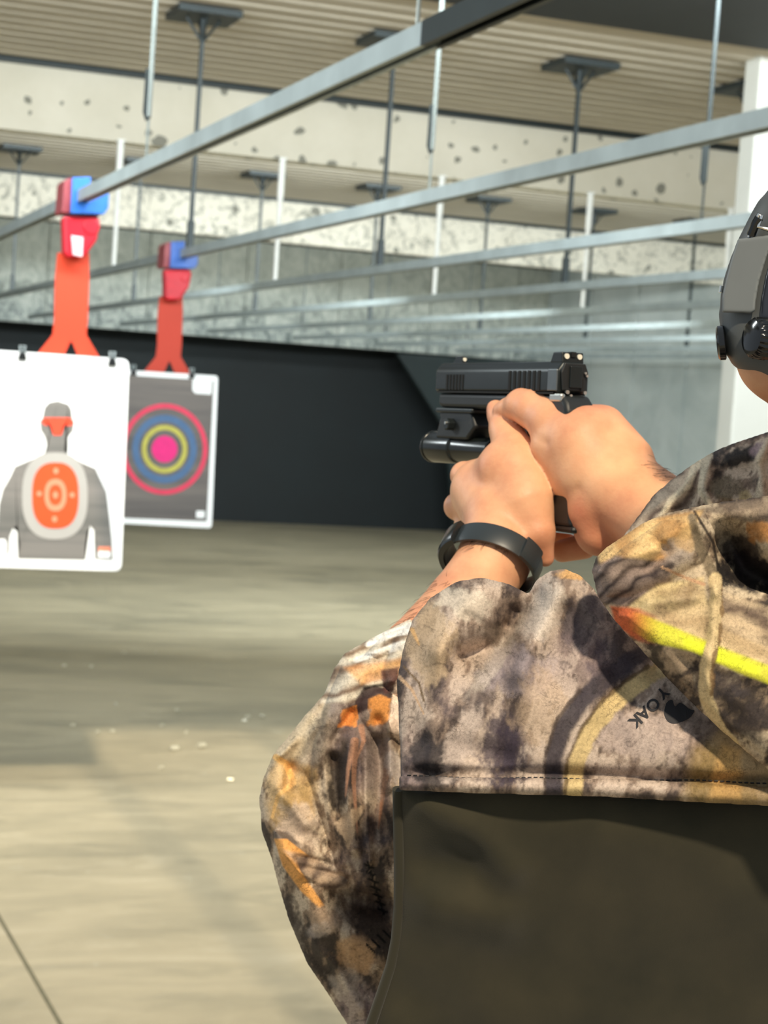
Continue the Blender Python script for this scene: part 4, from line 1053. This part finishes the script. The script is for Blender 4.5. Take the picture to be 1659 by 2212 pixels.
# printed lettering on the yoke: raised on the cloth surface by a ray from outside
def on_mesh(o, px, py, lift):
    bv = getattr(on_mesh, 'c', {})
    if o.name not in bv: bv[o.name] = BVHTree.FromPolygons([v.co[:] for v in o.data.vertices], [p.vertices[:] for p in o.data.polygons]); on_mesh.c = bv
    d = Vector(ray(px, py)).normalized(); h = bv[o.name].ray_cast(Vector(C0), d)
    return (h[0] - d * lift) if h[0] else None
def text_on(o, s, px, py, ang, size, name, mat, lift=0.0006):
    cv = bpy.data.curves.new(name, 'FONT'); cv.body = s; cv.size = 1.0; cv.align_x = 'CENTER'; cv.align_y = 'CENTER'; cv.resolution_u = 3; cv.offset = 0.02
    t = bpy.data.objects.new(name, cv); COL.objects.link(t)
    dg = bpy.context.evaluated_depsgraph_get(); me = bpy.data.meshes.new_from_object(t.evaluated_get(dg)); bpy.data.objects.remove(t)
    bm = bmesh.new(); bm.from_mesh(me); bmesh.ops.triangulate(bm, faces=bm.faces)
    for _ in range(1): bmesh.ops.subdivide_edges(bm, edges=[e for e in bm.edges if e.calc_length() > 0.2], cuts=2)
    c, q = math.cos(ang), math.sin(ang); bad = []
    for v in bm.verts:
        x, y = v.co.x * size, -v.co.y * size
        p = on_mesh(o, px + x * c - y * q, py + x * q + y * c, lift)
        if p is None: bad.append(v)
        else: v.co = p
    bmesh.ops.delete(bm, geom=bad, context='VERTS')
    bm.to_mesh(me); bm.free()
    return link(name, me, mat, jy)
M_ink = flat('black_cloth_ink', (38, 38, 42), 0.7)
text_on(jy, 'OAK', 1392, 1538, math.radians(137), 36, 'printed_lettering', M_ink)
text_on(jy, 'Y', 1431, 1496, math.radians(137), 34, 'printed_lettering', M_ink)
mb = MB(); leaf = smooth_closed([(1435, 1540), (1440, 1518), (1452, 1512), (1458, 1526), (1470, 1518), (1490, 1532), (1500, 1535), (1488, 1552), (1462, 1562), (1444, 1558)], 4)
pp = [on_mesh(jy, *q, 0.0007) for q in leaf]
if all(pp):
    mb.poly(pp); bmesh.ops.triangulate(mb.bm, faces=mb.bm.faces); mb.done('printed_leaf_mark', M_ink, jy)
# seam stitching above the hem
mb = MB(); hemo = jy
xs = list(range(880, 1659, 13))
for x in xs:
    y = 1676 + (x - 880) * 0.018 + 2 * math.sin(x * 0.02)
    a = on_mesh(jy, x, y, 0.0005); b = on_mesh(jy, x + 8, y + 0.2, 0.0005)
    if a and b: mb.tube([a, b], 0.00035, 5)
mb.done('seam_stitching', M_ink, jy)

# the rest of the jacket round chest, shoulders and upper arms
TB = WImp((0.12, 1.2), (0.66, 1.3), (0.98, 1.60), 0.010)
g = TB.ell((tx, ty + 0.035, 1.34), (0.172, 0.108, 0.19))
g = smin(g, TB.ell((tx, ty + 0.035, 1.12), (0.160, 0.108, 0.17)), 0.05)
g = smin(g, TB.cone((tx - 0.10, ty + 0.04, 1.40, 0.062), (tx + 0.17, ty + 0.02, 1.43, 0.068)), 0.04)
g = smin(g, TB.cone((tx - 0.12, ty + 0.10, 1.36, 0.058), (eL[0], eL[1] + 0.012, eL[2], 0.040)), 0.02)
g = smin(g, TB.cone((*sR, 0.066), (*eRm, 0.054)), 0.02); g = smin(g, TB.cone((*eRm, 0.052), (*eR, 0.046)), 0.02)
V_, Q_ = nets(g, TB.o, TB.h); V_ = relax(V_, Q_, 2)
uu, vv = V_[:, 0] * 4000 + 600 * V_[:, 1], 2500 - V_[:, 2] * 4000
link('jacket_body', raw_mesh('jacket_body', V_, Q_, Paint(uu, vv, 9.0).c, np.stack([uu, vv], 1) / 1000), M_camo, jy)

# trousers and boots (below the frame)
T = WImp((0.3, 0.94), (0.74, 1.2), (0.06, 1.14), 0.014)
g = T.ell((tx, ty, 1.02), (0.160, 0.118, 0.13))
for sx in (-1, 1):
    g = smin(g, T.cone((tx + sx * 0.085, ty, 0.95, 0.100), (tx + sx * 0.13, ty + 0.02, 0.52, 0.078)), 0.03)
    g = smin(g, T.cone((tx + sx * 0.13, ty + 0.02, 0.52, 0.076), (tx + sx * 0.15, ty - 0.01, 0.11, 0.062)), 0.02)
V_, Q_ = nets(g, T.o, T.h); link('trousers', raw_mesh('trousers', relax(V_, Q_, 1), Q_), flat('dark_olive_trousers', (58, 56, 44), 0.85, var=0.1), person)
for sx in (-1, 1):
    S_ = WImp((tx + sx * 0.15 - 0.1, tx + sx * 0.15 + 0.1), (0.78, 1.18), (-0.02, 0.17), 0.008)
    g = S_.cone((tx + sx * 0.15, ty - 0.02, 0.05, 0.048), (tx + sx * 0.16, ty + 0.14, 0.036, 0.040)); g = smin(g, S_.cone((tx + sx * 0.15, ty - 0.02, 0.06, 0.052), (tx + sx * 0.15, ty - 0.015, 0.13, 0.052)), 0.02)
    g = np.maximum(g, 0.002 - S_.W + 0 * S_.U + 0 * S_.V)
    V_, Q_ = nets(g, S_.o, S_.h); link('boot', raw_mesh('boot', relax(V_, Q_, 1), Q_), flat('brown_boot_leather', (62, 48, 36), 0.6), person)

# ------------------------------------------------------------------ ear defenders
M_muff = flat('grey_green_muff_plastic', (80, 87, 90), 0.5, var=0.03, scale=30)
M_gloss = flat('gloss_black_plastic', (20, 22, 24), 0.12)
M_chrome = flat('chrome_wire', (222, 222, 218), 0.12, 1.0, var=0.0)
DM = 1.0
ed = empty('ear_defenders', at(1700, 640, 1.05)); tag(ed, 'dark grey electronic ear defenders with a ribbed black knob on the shooter', 'ear defenders')
def under(o):
    o.parent = ed; o.matrix_parent_inverse = Matrix.Translation(ed.location).inverted(); return o
def piece(name, P, w0, T, er, mat, wr, h=4.0, folds=()):
    return under(cloth(name, DM, [(P, w0, T, er)], h, folds=folds, mat=mat, wr=wr, relaxn=3, pad=14))
cup = piece('ear_cup', [(1720, 392), (1668, 402), (1640, 432), (1618, 470), (1596, 514), (1578, 560), (1565, 600), (1557, 640), (1554, 678), (1556, 722), (1566, 760), (1584, 790), (1612, 806), (1660, 822), (1760, 830), (1860, 790), (1880, 600), (1850, 440), (1790, 390)],
            plane(0, -0.45, 0, 1640, 620), 62, 54, flat('dark_grey_muff_shell', (78, 82, 82), 0.5, var=0.03, scale=30), (-330, 260), 5.0)
M_plate = flat('grey_plate_plastic', (112, 117, 117), 0.5, var=0.02, scale=30)
cp = piece('cover_plate', [(1594, 516), (1659, 508), (1672, 512), (1655, 560), (1640, 610), (1633, 650), (1631, 672), (1624, 677), (1560, 675), (1560, 640), (1568, 602), (1580, 558)],
           plane(-62, -0.50, 0, 1610, 600), 7, 5, M_plate, (-150, 0), 2.5)
piece('rim_shell', [(1690, 500), (1668, 545), (1652, 600), (1643, 650), (1640, 690), (1668, 700), (1880, 700), (1880, 480)], plane(-62, -0.45, 0, 1640, 600), 10, 10, flat('charcoal_rim_plastic', (44, 47, 56), 0.35, var=0.02), (-220, 20), 4.0)
def Mw(px, py, w): return Vector(Imp.world(type('o', (), {'D0': DM})(), np.array([[px, py, w]], float))[0])
def wl_(p): return Mw(*p) - ed.location
kn = MB()
def knob(name, c, axis, r, ln, ribs, mat):
    c = Vector(c); axis = Vector(axis).normalized(); u = axis.orthogonal().normalized(); v = axis.cross(u)
    mb = MB(); N = ribs * 4 if ribs else 32; rows = []
    for s, k in ((0, 0.92), (0.12, 1.0), (0.75, 0.98), (0.93, 0.86), (1.0, 0.6)):
        row = []
        for i in range(N):
            t = 2 * math.pi * i / N; rr = r * k * (1 + (0.045 * math.cos(ribs * t) if ribs and k > 0.9 else 0))
            row.append(mb.bm.verts.new(c + axis * ln * s + rr * (math.cos(t) * u + math.sin(t) * v)))
        rows.append(row)
    for a, b in zip(rows, rows[1:]):
        for i in range(N): mb.bm.faces.new((a[i], a[(i + 1) % N], b[(i + 1) % N], b[i]))
    mb.bm.faces.new(rows[0][::-1]); mb.bm.faces.new(rows[-1])
    return mb.done(name, mat, ed, 0.0, True)
kax = Vector(R @ np.array([-0.93, 0.06, 0.36]))
knob('volume_knob', wl_((1662, 733, -84)), kax, 0.0108, 0.0120, 22, M_gloss)
kax2 = Vector(R @ np.array([-0.95, -0.1, -0.15]))
knob('microphone_cap', wl_((1566, 740, 10)), kax2, 0.0095, 0.0045, 0, M_gloss)
MB().tube([wl_(p) for p in ((1618, 512, -62), (1630, 482, -78), (1640, 462, -84), (1646, 466, -86), (1638, 490, -84), (1660, 496, -88), (1700, 500, -92))], 0.0011, 8).done('wire_bracket', M_chrome, ed, smooth=True)
MB().tube([wl_(p) for p in ((1622, 508, -66), (1632, 484, -78), (1640, 470, -84))], 0.0024, 8).done('pivot_slot', M_gloss, ed, smooth=True)
MB().tube([wl_(p) for p in ((1557, 632, -2), (1559, 618, -2))], 0.0012, 8).done('hinge_pin', M_chrome, ed)
# cushion, the far cup and the headband (out of frame)
hc = Vector((hx, hy, hz))
mb = MB(); path = [hc + Vector((-0.088 * math.cos(a), -0.01, 0.03 + 0.125 * math.sin(a))) - ed.location for a in [math.pi * i / 16 for i in range(17)]]
mb.tube(path, 0.009, 10); mb.done('headband', M_muff, ed, smooth=True)
MB().tube([hc + Vector((0.078, -0.01, -0.01)) - ed.location, hc + Vector((0.088, -0.01, -0.01)) - ed.location, hc + Vector((0.115, -0.01, -0.01)) - ed.location], [0.036, 0.042, 0.034], 24).done('far_ear_cup', M_muff, ed, 0.004, True)
# light switch cover etc. none
bpy.context.view_layer.update()
